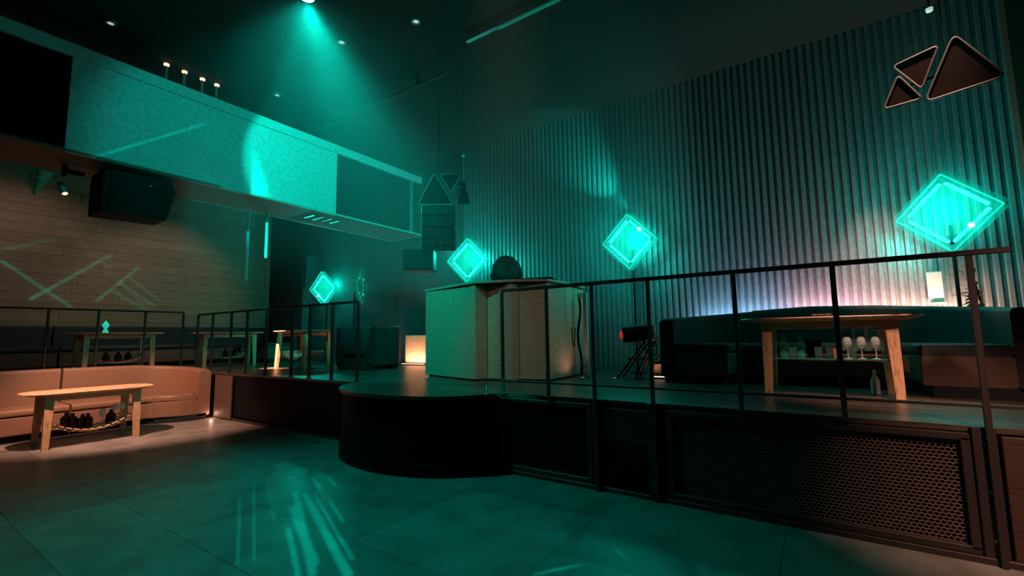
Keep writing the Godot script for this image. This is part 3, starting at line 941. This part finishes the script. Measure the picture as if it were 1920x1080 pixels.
func build_tables():
	table("oval wooden table with slatted cradle in front of the tan sofa", Vector3(-8.68, 0, -2.09), PI / 2, Vector3(1.42, 0.73, 0.68), true)
	table("wooden table with green glass shelf in front of the stage sofa", Vector3(0.045, DECK, -5.33), 0.0, Vector3(1.44, 0.73, 0.68), false)
	table("pale wooden table on the seating platform, middle of the timber wall", Vector3(-11.55, DECK, -3.10), PI / 2, Vector3(1.50, 0.76, 0.74), true)
	table("pale wooden table on the platform near the timber wall's end", Vector3(-11.40, DECK, -5.10), PI / 2 - 0.25, Vector3(1.45, 0.76, 0.74), true)
	table("brightly lit wooden table on stage beyond the close-post railing", Vector3(-8.86, DECK, -5.42), 0.1, Vector3(1.30, 0.76, 0.74), true)
	# tan sofa table: dark bottles and stem glasses in the cradle
	var bottle = lathe([Vector2(0.0, 0.0), Vector2(0.034, 0.0), Vector2(0.036, 0.01), Vector2(0.036, 0.13), Vector2(0.014, 0.17), Vector2(0.013, 0.215), Vector2(0.016, 0.217), Vector2(0.016, 0.228), Vector2(0.0, 0.228)], 16)
	var tumbler = lathe([Vector2(0.0, 0.0), Vector2(0.030, 0.0), Vector2(0.036, 0.10), Vector2(0.033, 0.10), Vector2(0.028, 0.012), Vector2(0.0, 0.012)], 16)
	var squat = lathe([Vector2(0.0, 0.0), Vector2(0.052, 0.0), Vector2(0.060, 0.03), Vector2(0.058, 0.12), Vector2(0.022, 0.155), Vector2(0.020, 0.19), Vector2(0.0, 0.19)], 16)
	var stem = goblet(M.glass)
	var cradle_y := func(u): return 0.200 + 0.13 * u * u
	var n = 0
	for a in [[0.62, 0.06], [0.40, -0.05], [0.20, 0.07], [0.02, 0.0]]:
		single("squat_bottle", squat, M.glass_dark, "small dark bottle in the row under the tan sofa table", "bottle", Vector3(-8.68 + a[1], cradle_y.call(a[0]), -2.09 + a[0] * 0.40), 0.0, "dark bottles in the floor table cradle")
	for a in [[-0.30, 0.10], [-0.42, -0.08], [-0.60, 0.07], [-0.76, -0.06], [-0.84, 0.10]]:
		single("stem_glass", stem, M.glass, "clear stem glass standing in the tan sofa table's cradle", "glass", Vector3(-8.68 + a[1], cradle_y.call(a[0]) + 0.004, -2.09 + a[0] * 0.40), 0.0, "stem glasses in the floor table cradle")
	single("squat_bottle", squat, M.glass_dark, "dark bottle among the stem glasses of the tan sofa table", "bottle", Vector3(-8.55, cradle_y.call(-0.5), -2.09 - 0.21))
	# stage sofa table
	var cy = DECK + 0.346
	for x in [-0.30, -0.16]:
		single("clear_bottle", bottle, M.glass_green, "clear green bottle standing on the glass shelf of the stage table", "bottle", Vector3(x, cy, -5.20), 0.0, "green bottles on the glass shelf")
	for x in [-0.23, -0.02, 0.07, 0.24]:
		single("tumbler", tumbler, M.glass, "clear tumbler on the glass shelf of the stage table", "glass", Vector3(x, cy, -5.26), 0.0, "tumblers on the glass shelf")
	single("ice_bucket", lathe([Vector2(0.0, 0.0), Vector2(0.05, 0.0), Vector2(0.075, 0.16), Vector2(0.071, 0.16), Vector2(0.046, 0.008), Vector2(0.0, 0.008)], 20), M.black, "black ice bucket on the glass shelf of the stage table", "bucket", Vector3(-0.06, cy, -5.36))
	single("pink_cup", lathe([Vector2(0.0, 0.0), Vector2(0.032, 0.0), Vector2(0.042, 0.09), Vector2(0.039, 0.09), Vector2(0.030, 0.006), Vector2(0.0, 0.006)], 18), M.pink, "pink cup on the glass shelf of the stage table", "cup", Vector3(0.12, cy, -5.15))
	var hung = goblet(M.glass, 0.195)
	var row = [0.16, 0.26, 0.355, 0.44]
	for k in 4:
		for z in [-5.22, -5.42]:
			single("hung_glass", hung, M.glass, "stem glass hanging upside down under the stage table top", "glass", Vector3(row[k], DECK + 0.609 - 0.195, z), 0.0, "upside-down glasses under the stage table")
	for x in [0.20, 0.30, 0.40]:
		single("stem_glass", stem, M.glass, "stem glass standing upright on the stage table's glass shelf", "glass", Vector3(x, cy, -5.12), 0.0, "upright stem glasses on the glass shelf")
	single("floor_bottle", bottle, M.paper, "small pale bottle on the deck beside the stage table leg", "bottle", Vector3(0.40, DECK, -5.50))
	var pt = thing("table_plate", "small black plate with faint pale marks on the stage table", "plate", Vector3(0.03, DECK + 0.73, -5.40))
	obj("plate", box(Vector3(0.20, 0.05, 0.012), 0.003), M.black, pt, Vector3(0, 0.025, 0))
	for k in 8: obj("mark", box(Vector3(0.010 if k % 3 else 0.014, 0.012, 0.002), 0.0005), M.paper, pt, Vector3(-0.07 + 0.02 * k, 0.028, 0.007))
	# platform tables: odd glasses
	for a in [Vector3(-11.55, 0, -3.15), Vector3(-11.50, 0, -2.95), Vector3(-11.60, 0, -3.32)]:
		single("squat_bottle", squat, M.glass_dark, "dark bottle in the cradle of the middle platform table", "bottle", Vector3(a.x, DECK + 0.205, a.z), 0.0, "bottles in the middle platform table")
	for a in [Vector3(-11.40, 0, -5.05), Vector3(-11.36, 0, -5.22)]:
		single("squat_bottle", squat, M.glass_dark, "dark bottle in the cradle of the end platform table", "bottle", Vector3(a.x, DECK + 0.203, a.z), 0.0, "bottles in the end platform table")
	for a in [Vector3(-8.90, 0, -5.40), Vector3(-8.80, 0, -5.44)]:
		single("tumbler", tumbler, M.glass, "clear tumbler in the cradle of the brightly lit table", "glass", Vector3(a.x, DECK + 0.200, a.z), 0.0, "tumblers in the lit table")
	single("added_laser_glint", lathe([Vector2(0.0, 0.0), Vector2(0.04, 0.0), Vector2(0.05, 0.03), Vector2(0.02, 0.07), Vector2(0.06, 0.15), Vector2(0.0, 0.24)], 6), M.led_edge, "added glowing teal shape standing in for a laser hotspot", "lamp", Vector3(-11.45, DECK + 0.76, -2.90))  # glow added in place of a laser hotspot, no lamp stands here

# ------------------------------------------------------------------ things on the stage
func build_stage_props():
	# tilted monitor on a folding stand
	var m = thing("stand_monitor", "tilted black stage projector with red light on folding crossed stand", "stage light", Vector3(-2.02, DECK, -6.10))
	var tb := Basis(Vector3(0, 0, 1), 0.10) * Basis(Vector3.UP, 0.2)
	obj("cabinet", box(Vector3(0.40, 0.22, 0.26), 0.02), M.dark_fabric, m, Vector3(-0.02, 0.60, 0), tb)
	obj("red_lens", lathe([Vector2(0.0, 0.014), Vector2(0.04, 0.010), Vector2(0.055, 0.0)], 16), M.red_led, m, Vector3(-0.20, 0.585, 0.135), tb * Basis(Vector3.UP, -0.5) * Basis(Vector3.RIGHT, PI / 2))
	var st = new_st()
	for z in [-0.10, 0.10]:
		add_bar(st, Vector3(-0.30, 0.0, z), Vector3(0.10, 0.50, z), 0.022, 0.022)
	obj("leg_frame", done(st), M.black, m)
	st = new_st()
	for z in [-0.08, 0.08]:
		add_bar(st, Vector3(0.18, 0.50, z), Vector3(-0.06, 0.0, z), 0.022, 0.022)
	obj("leg_frame", done(st), M.black, m)
	obj("brace", box(Vector3(0.34, 0.02, 0.02)), M.black, m, Vector3(-0.02, 0.26, 0.0))
	# potted plant: separate leaves
	var p = thing("potted_plant", "dark leafy plant in pale pot beside the stage sofa", "plant", Vector3(-1.93, DECK, -6.50))
	obj("pot", lathe([Vector2(0.0, 0.0), Vector2(0.08, 0.0), Vector2(0.11, 0.17), Vector2(0.10, 0.17), Vector2(0.0, 0.15)], 18), M.pot, p)
	var rng := RandomNumberGenerator.new()
	rng.seed = 4
	st = new_st()
	for s3 in [[Vector3(0, 0.05, 0), Vector3(0.0, 0.9, 0)], [Vector3(0, 0.05, 0), Vector3(0.6, 0.9, 0.1)], [Vector3(0, 0.05, 0), Vector3(-0.6, 0.9, 0.1)]]:
		add_tube(st, [Vector3(0, 0.14, 0), s3[1] * 0.22 + Vector3(0, 0.14, 0), s3[1] * 0.42 + Vector3(0, 0.12, 0)], 0.008, 6)
	obj("stem", done(st), M.leaf, p)
	var ls = new_st()
	var half = [Vector3(0, 0, 0), Vector3(0.028, 0.012, 0.05), Vector3(0.024, 0.010, 0.10), Vector3(0, 0, 0.16)]
	for sgn in [-1, 1]:
		for q in [[0, 1, 3], [1, 2, 3]]:
			for i in q:
				ls.set_smooth_group(-1)
				var v: Vector3 = half[i]
				ls.add_vertex(Vector3(v.x * sgn, v.y, v.z))
	var leaf = done(ls)
	for k in 46:
		var a = rng.randf_range(0, TAU)
		var h = rng.randf_range(0.16, 0.52)
		var rr = rng.randf_range(0.02, 0.15)
		obj("leaf", leaf, M.leaf, p, Vector3(cos(a) * rr, h, sin(a) * rr), Basis(Vector3.UP, rng.randf_range(0, TAU)) * Basis(Vector3.RIGHT, rng.randf_range(-0.9, 0.5)) * Basis(Vector3(0, 0, 1), rng.randf_range(-0.6, 0.6)))
	single("added_glow_panel", box(Vector3(0.72, 0.62, 0.03), 0.004), M.leg_wood, "added low pale panel brightening the strip glow between armchair and booth", "panel", Vector3(-7.20, DECK + 0.32, -7.02))  # pale panel added so the strip glow shows on the dark wall
	var p2 = thing("potted_plant", "tall dark plant behind the stage sofa beside the notice board", "plant", Vector3(1.52, DECK, -6.94))
	obj("pot", lathe([Vector2(0.0, 0.0), Vector2(0.06, 0.0), Vector2(0.075, 0.15), Vector2(0.068, 0.15), Vector2(0.0, 0.13)], 16), M.pot, p2)
	st = new_st()
	add_tube(st, [Vector3(0, 0.12, 0), Vector3(-0.02, 0.6, 0.01), Vector3(-0.06, 1.0, 0.02), Vector3(-0.10, 1.24, 0.03)], 0.010, 6)
	obj("stem", done(st), M.leaf, p2)
	for k in 30:
		var a = rng.randf_range(0, TAU)
		var h = rng.randf_range(0.85, 1.26)
		obj("leaf", leaf, M.leaf, p2, Vector3(-0.06 - 0.16 * (h - 0.85) + cos(a) * 0.03, h, 0.02), Basis(Vector3.UP, rng.randf_range(-2.6, 0.6)) * Basis(Vector3.RIGHT, rng.randf_range(-0.7, 0.6)))
	# notice on the ribbed wall
	var nb = thing("wall_notice", "pale rectangular notice board on the ribbed wall above the stage sofa", "notice", Vector3(1.145, 1.69, -7.06))
	obj("board", box(Vector3(0.135, 0.37, 0.02)), M.paper, nb, Vector3(0, 0.185, 0))
	obj("ledge", box(Vector3(0.145, 0.02, 0.05)), M.leg_wood, nb, Vector3(0, 0.008, 0.015))
	# clip lamp on the stage edge
	var c = thing("clip_lamp", "tiny metal clip lamp on stage edge where thrust meets railing", "lamp", Vector3(-3.02, DECK, -3.96))
	obj("clip", box(Vector3(0.03, 0.02, 0.05)), M.chrome, c, Vector3(0, 0.01, 0))
	obj("shade", lathe([Vector2(0.0, 0.05), Vector2(0.014, 0.045), Vector2(0.024, 0.0)], 12), M.chrome, c, Vector3(0, 0.02, 0))

# ------------------------------------------------------------------ hanging triangles, line array
func tri_outline(a, b, c, r):
	var p = [a, b, c]
	var out = []
	for i in 3:
		var cur: Vector2 = p[i]
		var prev: Vector2 = p[(i + 2) % 3]
		var nxt: Vector2 = p[(i + 1) % 3]
		var d0 = (prev - cur).normalized()
		var d1 = (nxt - cur).normalized()
		var s = cur + d0 * r
		var e = cur + d1 * r
		for k in 6:
			var u = k / 5.0
			out.append(s.lerp(cur, u).lerp(cur.lerp(e, u), u))
	return out

func triangle_lamp(t, a, b, c, tf, depth, r):
	var ol = tri_outline(a, b, c, r)
	var st = new_st()
	add_prism(st, ol, -depth, 0.0, tf)
	var sh = obj("triangle_shell", done(st), M.triangle, t)
	st = new_st()
	var path = []
	for q in ol: path.append(tf * Vector3(q.x, q.y, 0.004))
	path.append(path[0])
	path.append(path[1])
	add_tube(st, path, 0.008, 6)
	obj("rim_tube", done(st), M.triangle_rim, sh)

func build_hanging_things():
	# right cluster: faces the camera side
	var c := Vector3(0.80, 3.15, -4.10)
	var fz = (Vector3(0.0, 1.6, 0.0) - c).normalized()
	fz = Vector3(-0.20, -0.30, 0.93).normalized()
	var fx = Vector3.UP.cross(fz).normalized()
	var fb := Basis(fx, fz.cross(fx), fz)
	var t = thing("triangle_cluster", "three brown rounded triangle lamps hanging before the ribbed wall", "hanging lamp", c)
	var loc := func(px): return px
	triangle_lamp(t, Vector2(-0.083, -0.165), Vector2(0.097, 0.215), Vector2(0.310, -0.142), Transform3D(fb, Vector3.ZERO), 0.06, 0.05)
	triangle_lamp(t, Vector2(-0.228, 0.137), Vector2(0.018, 0.176), Vector2(-0.091, -0.078), Transform3D(fb, Vector3(0, 0, 0.01)), 0.05, 0.035)
	triangle_lamp(t, Vector2(-0.207, 0.060), Vector2(-0.098, -0.141), Vector2(-0.308, -0.141), Transform3D(fb, Vector3(0, 0, 0.02)), 0.05, 0.028)
	obj("hanging_wire", lathe([Vector2(0.004, 0.22), Vector2(0.004, 2.12)], 6), M.black, t, Vector3(0.06, 0, -0.06))
	var st = new_st()
	add_bar(st, fb * Vector3(-0.16, -0.02, -0.07), fb * Vector3(0.16, 0.0, -0.07), 0.02, 0.02)
	obj("spine", done(st), M.black, t)
	# left cluster
	c = Vector3(-4.05, 3.42, -4.45)
	fz = Vector3(0.62, -0.15, 0.77).normalized()
	fx = Vector3.UP.cross(fz).normalized()
	fb = Basis(fx, fz.cross(fx), fz)
	t = thing("triangle_cluster", "dark rounded triangle lamps hanging from light bar end over the booth", "hanging lamp", c)
	triangle_lamp(t, Vector2(-0.371, -0.256), Vector2(-0.147, 0.172), Vector2(0.10, -0.251), Transform3D(fb, Vector3.ZERO), 0.06, 0.05)
	triangle_lamp(t, Vector2(-0.069, 0.150), Vector2(0.215, 0.154), Vector2(0.079, -0.094), Transform3D(fb, Vector3(0, 0, 0.01)), 0.05, 0.04)
	triangle_lamp(t, Vector2(0.12, -0.25), Vector2(0.23, 0.14), Vector2(0.33, -0.22), Transform3D(fb * Basis(Vector3.UP, 0.5), fb * Vector3(0.03, 0, 0.02)), 0.05, 0.03)
	st = new_st()
	add_bar(st, fb * Vector3(-0.2, 0.05, -0.045), fb * Vector3(0.28, 0.03, -0.045), 0.02, 0.02)
	obj("spine", done(st), M.black, t)
	obj("hanging_wire", lathe([Vector2(0.006, 0.05), Vector2(0.006, 1.89)], 6), M.lamp_metal, t, fb * Vector3(0.24, 0, -0.05))
	obj("wire_hook", box(Vector3(0.05, 0.05, 0.02)), M.chrome, t, fb * Vector3(0.24, 0, -0.05) + Vector3(0, 0.46, 0))
	# glass pendant by the timber wall
	t = thing("triangle_pendant", "teal glass pendant of triangles hanging by the timber wall", "hanging lamp", Vector3(-9.0, 3.46, -1.40))
	for k in 5:
		var a = TAU * k / 5.0
		st = new_st()
		var p0 := Vector3(0, 0, 0)
		var p1 := Vector3(cos(a) * 0.17, 0.34, sin(a) * 0.17)
		var p2 := Vector3(cos(a + 1.1) * 0.17, 0.34, sin(a + 1.1) * 0.17)
		var nn = (p1 - p0).cross(p2 - p0).normalized() * 0.008
		var mid = (p0 + p1 + p2) / 3.0
		for q in [[p0 + nn, p1 + nn, p2 + nn], [p0 - nn, p1 - nn, p2 - nn], [p0 + nn, p1 + nn, p1 - nn, p0 - nn], [p1 + nn, p2 + nn, p2 - nn, p1 - nn], [p2 + nn, p0 + nn, p0 - nn, p2 - nn]]: poly(st, q, mid)
		obj("glass_pane", done(st), M.glass_green, t)
	for k in 6:
		obj("led_bead", lathe([Vector2(0.0, -0.012), Vector2(0.014, 0.0), Vector2(0.0, 0.012)], 8), M.led_soft, t, Vector3(cos(k * 1.9) * 0.10, 0.24 + 0.03 * (k % 3), sin(k * 1.9) * 0.10))
	obj("cord", lathe([Vector2(0.005, 0.02), Vector2(0.005, 1.82)], 6), M.black, t)
	# line array
	t = thing("line_array", "curved black line array of loudspeakers hanging behind the triangle lamps", "speaker", Vector3(-4.90, 2.56, -5.22))
	var y = 0.80
	var out = 0.0
	var basis0 := Basis(Vector3.UP, 0.75)
	for k in 4:
		var tilt = 0.02 + 0.15 * k
		var b := basis0 * Basis(Vector3.RIGHT, tilt)
		var cab = obj("cabinet", box(Vector3(0.52, 0.155, 0.32), 0.015), M.black, t, basis0 * Vector3(0, y, -out), b)
		for s in [-1, 1]: obj("side_rail", box(Vector3(0.012, 0.14, 0.03)), M.lamp_metal, cab, Vector3(0.266 * s, 0, 0.12))
		y -= 0.165 * cos(tilt)
		out += 0.165 * sin(tilt) * 0.8
	obj("fly_frame", box(Vector3(0.5, 0.04, 0.34)), M.steel, t, Vector3(0, 0.915, 0), basis0)
	obj("chain", lathe([Vector2(0.008, 0.93), Vector2(0.008, 2.72)], 6), M.black, t)
	obj("bass_box", box(Vector3(0.48, 0.34, 0.34), 0.015), M.black, t, Vector3(-0.36, 0.05, 0.05), Basis(Vector3.UP, 0.6))
	obj("strap", box(Vector3(0.03, 0.66, 0.01)), M.black, t, Vector3(-0.28, 0.50, 0.0), basis0 * Basis(Vector3(0, 0, 1), -0.3))

# ------------------------------------------------------------------ lamps and their light
func build_lamps():
	var warm := Color(1.0, 0.78, 0.68)
	var soft := Color(1.0, 0.91, 0.83)
	# moving head: straight down on the dance floor, and the pale panel
	spot("floor_beam", Vector3(-4.24, 4.93, -2.50), Vector3(-2.9, 0, -2.1), TEAL, 10.5, 46.0, 0.06, 0.9)
	spot("panel_wash", Vector3(-4.24, 4.94, -2.50), Vector3(-7.0, 4.0, -3.1), TEAL, 4.0, 36.0, 0.05, 0.5)
	spot("panel_beam", Vector3(-4.24, 4.94, -2.50), Vector3(-7.0, 4.1, -4.75), TEAL, 20.0, 25.0, 0.03, 0.2)
	spot("stage_beam", Vector3(-4.24, 4.94, -2.50), Vector3(-5.4, 1.5, -5.9), TEAL, 38.0, 30.0, 0.04, 1.0)
	# bracket spot on the tan sofa corner
	spot("sofa_spot", Vector3(-7.60, 3.18, -1.43), Vector3(-9.1, 0.3, -2.7), warm, 24.0, 33.0, 0.03, 0.7)
	omni("corner_lamp", Vector3(-9.12, 0.08, -3.86), warm, 0.02, 0.02)
	# warm downlights
	stage_downlight("stage downlight with warm beam over the stage table", Vector3(0.9, 5.27, -2.9), Vector3(0.35, 1.0, -5.25), warm, 30.0, 12.0, 1.0)
	stage_downlight("downlight with warm beam at the mesh screen end", Vector3(2.6, 5.27, -0.4), Vector3(1.45, 0.85, -3.97), warm, 44.0, 14.0, 1.0)
	stage_downlight("downlight with warm beam over the lit table", Vector3(-8.6, 5.27, -4.2), Vector3(-9.30, 1.0, -5.12), warm, 520.0, 5.0)
	stage_downlight("downlight washing the timber wall beside its front end", Vector3(-10.6, 5.27, -1.4), Vector3(-13.5, 2.2, -2.0), soft, 3.0, 40.0)
	stage_downlight("downlight washing the timber wall beside its far end", Vector3(-10.6, 5.27, -4.6), Vector3(-13.5, 2.2, -4.4), soft, 3.0, 34.0)
	stage_downlight("added downlight brightening the middle platform table", Vector3(-11.1, 5.27, -3.4), Vector3(-11.6, 0.8, -3.9), soft, 9.0, 24.0, 1.0)  # added lamp, lifts the dim platform tables
	stage_downlight("downlight with narrow warm beam on the ribbed wall", Vector3(0.7, 5.27, -5.6), Vector3(0.66, 1.75, -7.1), warm, 30.0, 11.0, 1.0)
	stage_downlight("added downlight with soft beam brightening the booth front", Vector3(-1.0, 5.27, -1.4), Vector3(-3.4, 1.3, -5.1), soft, 7.0, 10.0, 1.0)  # added neutral lamp to brighten the booth facets
	# strip lights at the foot of the ribbed wall
	wall_bar("low cool light bar behind the stage sofa's booth end", Vector3(-0.86, DECK + 0.60, -6.85), 1.05, Color(0.58, 0.84, 1.0), 3.4)
	wall_bar("low rosy light bar behind the stage sofa's middle", Vector3(0.13, DECK + 0.62, -6.85), 0.86, Color(1.0, 0.76, 0.80), 4.6)
	wall_bar("low warm light bar behind the stage sofa's far end", Vector3(1.0, DECK + 0.62, -6.85), 0.80, warm, 4.6)
	strip("short bright strip light on the deck between armchair and booth", Vector3(-7.20, DECK + 0.012, -6.88), 0.66, Color(1.0, 0.74, 0.66), 1.5)
	strip("short strip light on the deck beside the stage sofa end", Vector3(-1.82, DECK + 0.012, -6.12), 0.20, warm, 0.3)
	var kp = [Vector3(-2.70, DECK, -5.70), Vector3(-2.62, DECK, -5.95), Vector3(-2.30, DECK, -5.82)]
	for p in kp:
		var f = thing("floor_puck", "small round floor light on the deck beside the booth", "floor light", p, 0.0, "floor lights beside the booth")
		obj("ring", lathe([Vector2(0.026, 0.0), Vector2(0.036, 0.002), Vector2(0.036, 0.014), Vector2(0.026, 0.018)], 14), M.chrome, f)
		obj("lens", lathe([Vector2(0.0, 0.017), Vector2(0.027, 0.015)], 14), M.strip_warm, f)
	spot("puck_glow", kp[0] + Vector3(0, 0.03, 0), Vector3(-2.95, 1.6, -5.6), warm, 0.10, 70.0, 0.02, 1.0)
	added_floor_pattern("added unseen slotted panel shaping the streaks of light on the floor", Vector3(0.4, 5.15, 2.0), 3.0, true)
	added_wall_pattern("added unseen upright slotted panel shaping light lines on the timber wall", Vector3(2.2, 2.7, 3.9), 0.20)

func stage_downlight(label, at, target, color, energy, angle, blend = 0.7):
	var t = thing("ceiling_spotlight", label, "spotlight", at)
	var d = (target - at).normalized()
	var x = d.cross(Vector3.UP).normalized()
	var b := Basis(x, -d, x.cross(-d))
	obj("can", lathe([Vector2(0.0, 0.09), Vector2(0.045, 0.085), Vector2(0.052, -0.05), Vector2(0.044, -0.05), Vector2(0.040, 0.0)], 14), M.black, t, Vector3(0, -0.09, 0), b)
	obj("lens", lathe([Vector2(0.0, -0.004), Vector2(0.040, 0.0)], 14), glow(color, 0.8), t, Vector3(0, -0.09, 0), b)
	obj("stem", box(Vector3(0.02, 0.06, 0.02)), M.black, t, Vector3(0, 0.0, 0))
	spot("beam", at + Vector3(0, -0.09, 0) + d * 0.06, target, color, energy, angle, 0.03, blend, t)

# an added lamp out of view, throwing streaks through an added slotted panel
func added_floor_pattern(label, lamp, y, floor_side):
	var t = thing("added_slot_panel", label, "panel", Vector3(lamp.x, y, lamp.z))
	var lines = [[-4.09, -2.47, -2.59, -1.69, 0.05], [-3.98, -2.49, -2.40, -1.80, 0.06], [-3.83, -2.50, -2.55, -1.94, 0.025], [-3.76, -2.24, -2.69, -1.77, 0.06], [-3.38, -1.99, -2.66, -1.64, 0.035],
		[-4.35, -2.81, -3.91, -2.61, 0.03], [-4.22, -2.89, -3.89, -2.75, 0.03], [-4.60, -2.72, -4.45, -2.65, 0.05], [-3.62, -2.50, -3.10, -2.27, 0.03], [-4.70, -2.40, -3.09, -1.60, 0.012], [-4.59, -2.47, -3.56, -1.99, 0.012], [-4.42, -2.14, -3.11, -1.51, 0.012],
		[-1.49, -2.40, -1.26, -2.71, 0.02], [-1.43, -2.50, -1.30, -2.66, 0.02], [-1.20, -2.95, -0.93, -2.77, 0.02], [-1.14, -2.99, -0.88, -2.84, 0.02]]
	var k = (lamp.y - y) / lamp.y
	var c := Vector3(lamp.x, 0, lamp.z).lerp(Vector3(-2.8, 0, -2.2), k)
	var plate := CSGBox3D.new()
	plate.name = "plate"
	plate.size = Vector3(2.3, 0.004, 2.3)
	plate.position = Vector3(c.x - lamp.x, 0, c.z - lamp.z)
	plate.material = M.black
	for l in lines:
		var a := Vector3(lamp.x, 0, lamp.z).lerp(Vector3(l[0], 0, l[1]), k) - c
		var b := Vector3(lamp.x, 0, lamp.z).lerp(Vector3(l[2], 0, l[3]), k) - c
		var s := CSGBox3D.new()
		s.name = "slot"
		s.operation = CSGShape3D.OPERATION_SUBTRACTION
		s.size = Vector3(l[4] * k, 0.05, a.distance_to(b))
		s.position = (a + b) * 0.5
		s.rotation.y = atan2(b.x - a.x, b.z - a.z)
		plate.add_child(s, true)
	t.add_child(plate)
	for q in [Vector3(-1.1, 0, -1.1), Vector3(1.1, 0, -1.1), Vector3(-1.1, 0, 1.1), Vector3(1.1, 0, 1.1)]:
		obj("hanger", lathe([Vector2(0.005, 0.0), Vector2(0.005, 5.3 - y)], 6), M.black, t, plate.position + q)
	var aim = Vector3(-2.8, 0, -2.2)
	spot("added_pattern_beam", lamp, aim, TEAL, 95.0, 14.5, 0.01, 0.1, t)

# the same for the timber wall: added slotted panel and second added lamp, unseen
func added_wall_pattern(label, lamp, share):
	var t = thing("added_slot_panel", label, "panel", Vector3(lamp.x, 0, lamp.z).lerp(Vector3(-13.48, 0, -3.2), share))
	var lines = [[2.275, -2.167, 3.401, -3.426, 0.03], [3.051, -1.708, 2.137, -2.824, 0.025], [2.298, -3.212, 3.133, -3.92, 0.03], [2.559, -3.477, 2.128, -4.155, 0.022], [2.757, -3.61, 2.226, -4.31, 0.022],
		[2.922, -3.749, 2.362, -4.412, 0.022], [4.2, -2.35, 2.129, -4.187, 0.014], [4.1, -3.9, 2.656, -4.792, 0.014], [4.1, -3.05, 2.627, -4.397, 0.012], [3.233, -1.695, 3.617, -2.477, 0.012], [4.19, -5.37, 5.67, -7.32, 0.012]]
	var c := Vector3(lerpf(lamp.x, -13.48, share), lerpf(lamp.y, 3.0, share), lerpf(lamp.z, -3.2, share))
	var plate := CSGBox3D.new()
	plate.name = "plate"
	plate.size = Vector3(0.004, 2.1, 2.1)
	plate.position = c - t.position
	plate.material = M.black
	for l in lines:
		var a := Vector3(0, lerpf(lamp.y, l[0], share), lerpf(lamp.z, l[1], share)) - Vector3(0, c.y, c.z)
		var b := Vector3(0, lerpf(lamp.y, l[2], share), lerpf(lamp.z, l[3], share)) - Vector3(0, c.y, c.z)
		var s := CSGBox3D.new()
		s.name = "slot"
		s.operation = CSGShape3D.OPERATION_SUBTRACTION
		s.size = Vector3(0.05, l[4] * share, a.distance_to(b))
		s.position = (a + b) * 0.5
		s.rotation.x = -atan2(b.y - a.y, b.z - a.z)
		plate.add_child(s, true)
	t.add_child(plate)
	for q in [-0.9, 0.9]: obj("hanger", lathe([Vector2(0.005, 1.0), Vector2(0.005, 5.3 - c.y)], 6), M.black, t, plate.position + Vector3(0, 0, q))
	spot("added_pattern_beam", lamp, Vector3(-13.48, 3.1, -3.2), TEAL, 460.0, 15.5, 0.01, 0.1, t)

# a light bar on two legs that washes the wall behind it
func wall_bar(label, at, length, color, energy):
	var t = thing("wall_light_bar", label, "light bar", Vector3(at.x, DECK, at.z))
	var h = at.y - DECK
	var b := Basis(Vector3.RIGHT, 0.45)
	obj("housing", box(Vector3(length, 0.05, 0.03)), M.black, t, Vector3(0, h, 0), b)
	obj("diffuser", box(Vector3(length - 0.02, 0.036, 0.006)), glow(color, 0.7), t, Vector3(0, h, 0) + b * Vector3(0, 0, -0.017), b)
	for x in [-0.4, 0.4]: obj("leg", box(Vector3(0.02, h - 0.01, 0.02)), M.black, t, Vector3(x * length, (h - 0.01) * 0.5, 0.005))
	var l := AreaLight3D.new()
	l.name = "bar_glow"
	t.add_child(l, true)
	l.area_size = Vector2(length - 0.02, 0.036)
	l.transform = Transform3D(b, Vector3(0, h, 0) + b * Vector3(0, 0, -0.024))
	l.light_color = color
	l.light_energy = energy
	l.area_range = 20.0
	l.shadow_enabled = true

func strip(label, at, length, color, energy):
	var t = thing("strip_light", label, "strip light", at)
	obj("channel", box(Vector3(length, 0.02, 0.05)), M.aluminium, t)
	obj("diffuser", box(Vector3(length - 0.02, 0.012, 0.036)), M.strip_warm, t, Vector3(0, 0.014, 0))
	var l := AreaLight3D.new()
	l.name = "strip_glow"
	t.add_child(l, true)
	l.area_size = Vector2(length - 0.02, 0.036)
	l.position = Vector3(0, 0.024, 0)
	l.rotation_degrees = Vector3(90, 0, 0)
	l.light_color = color
	l.light_energy = energy
	l.area_range = 20.0
	l.shadow_enabled = true
	return t
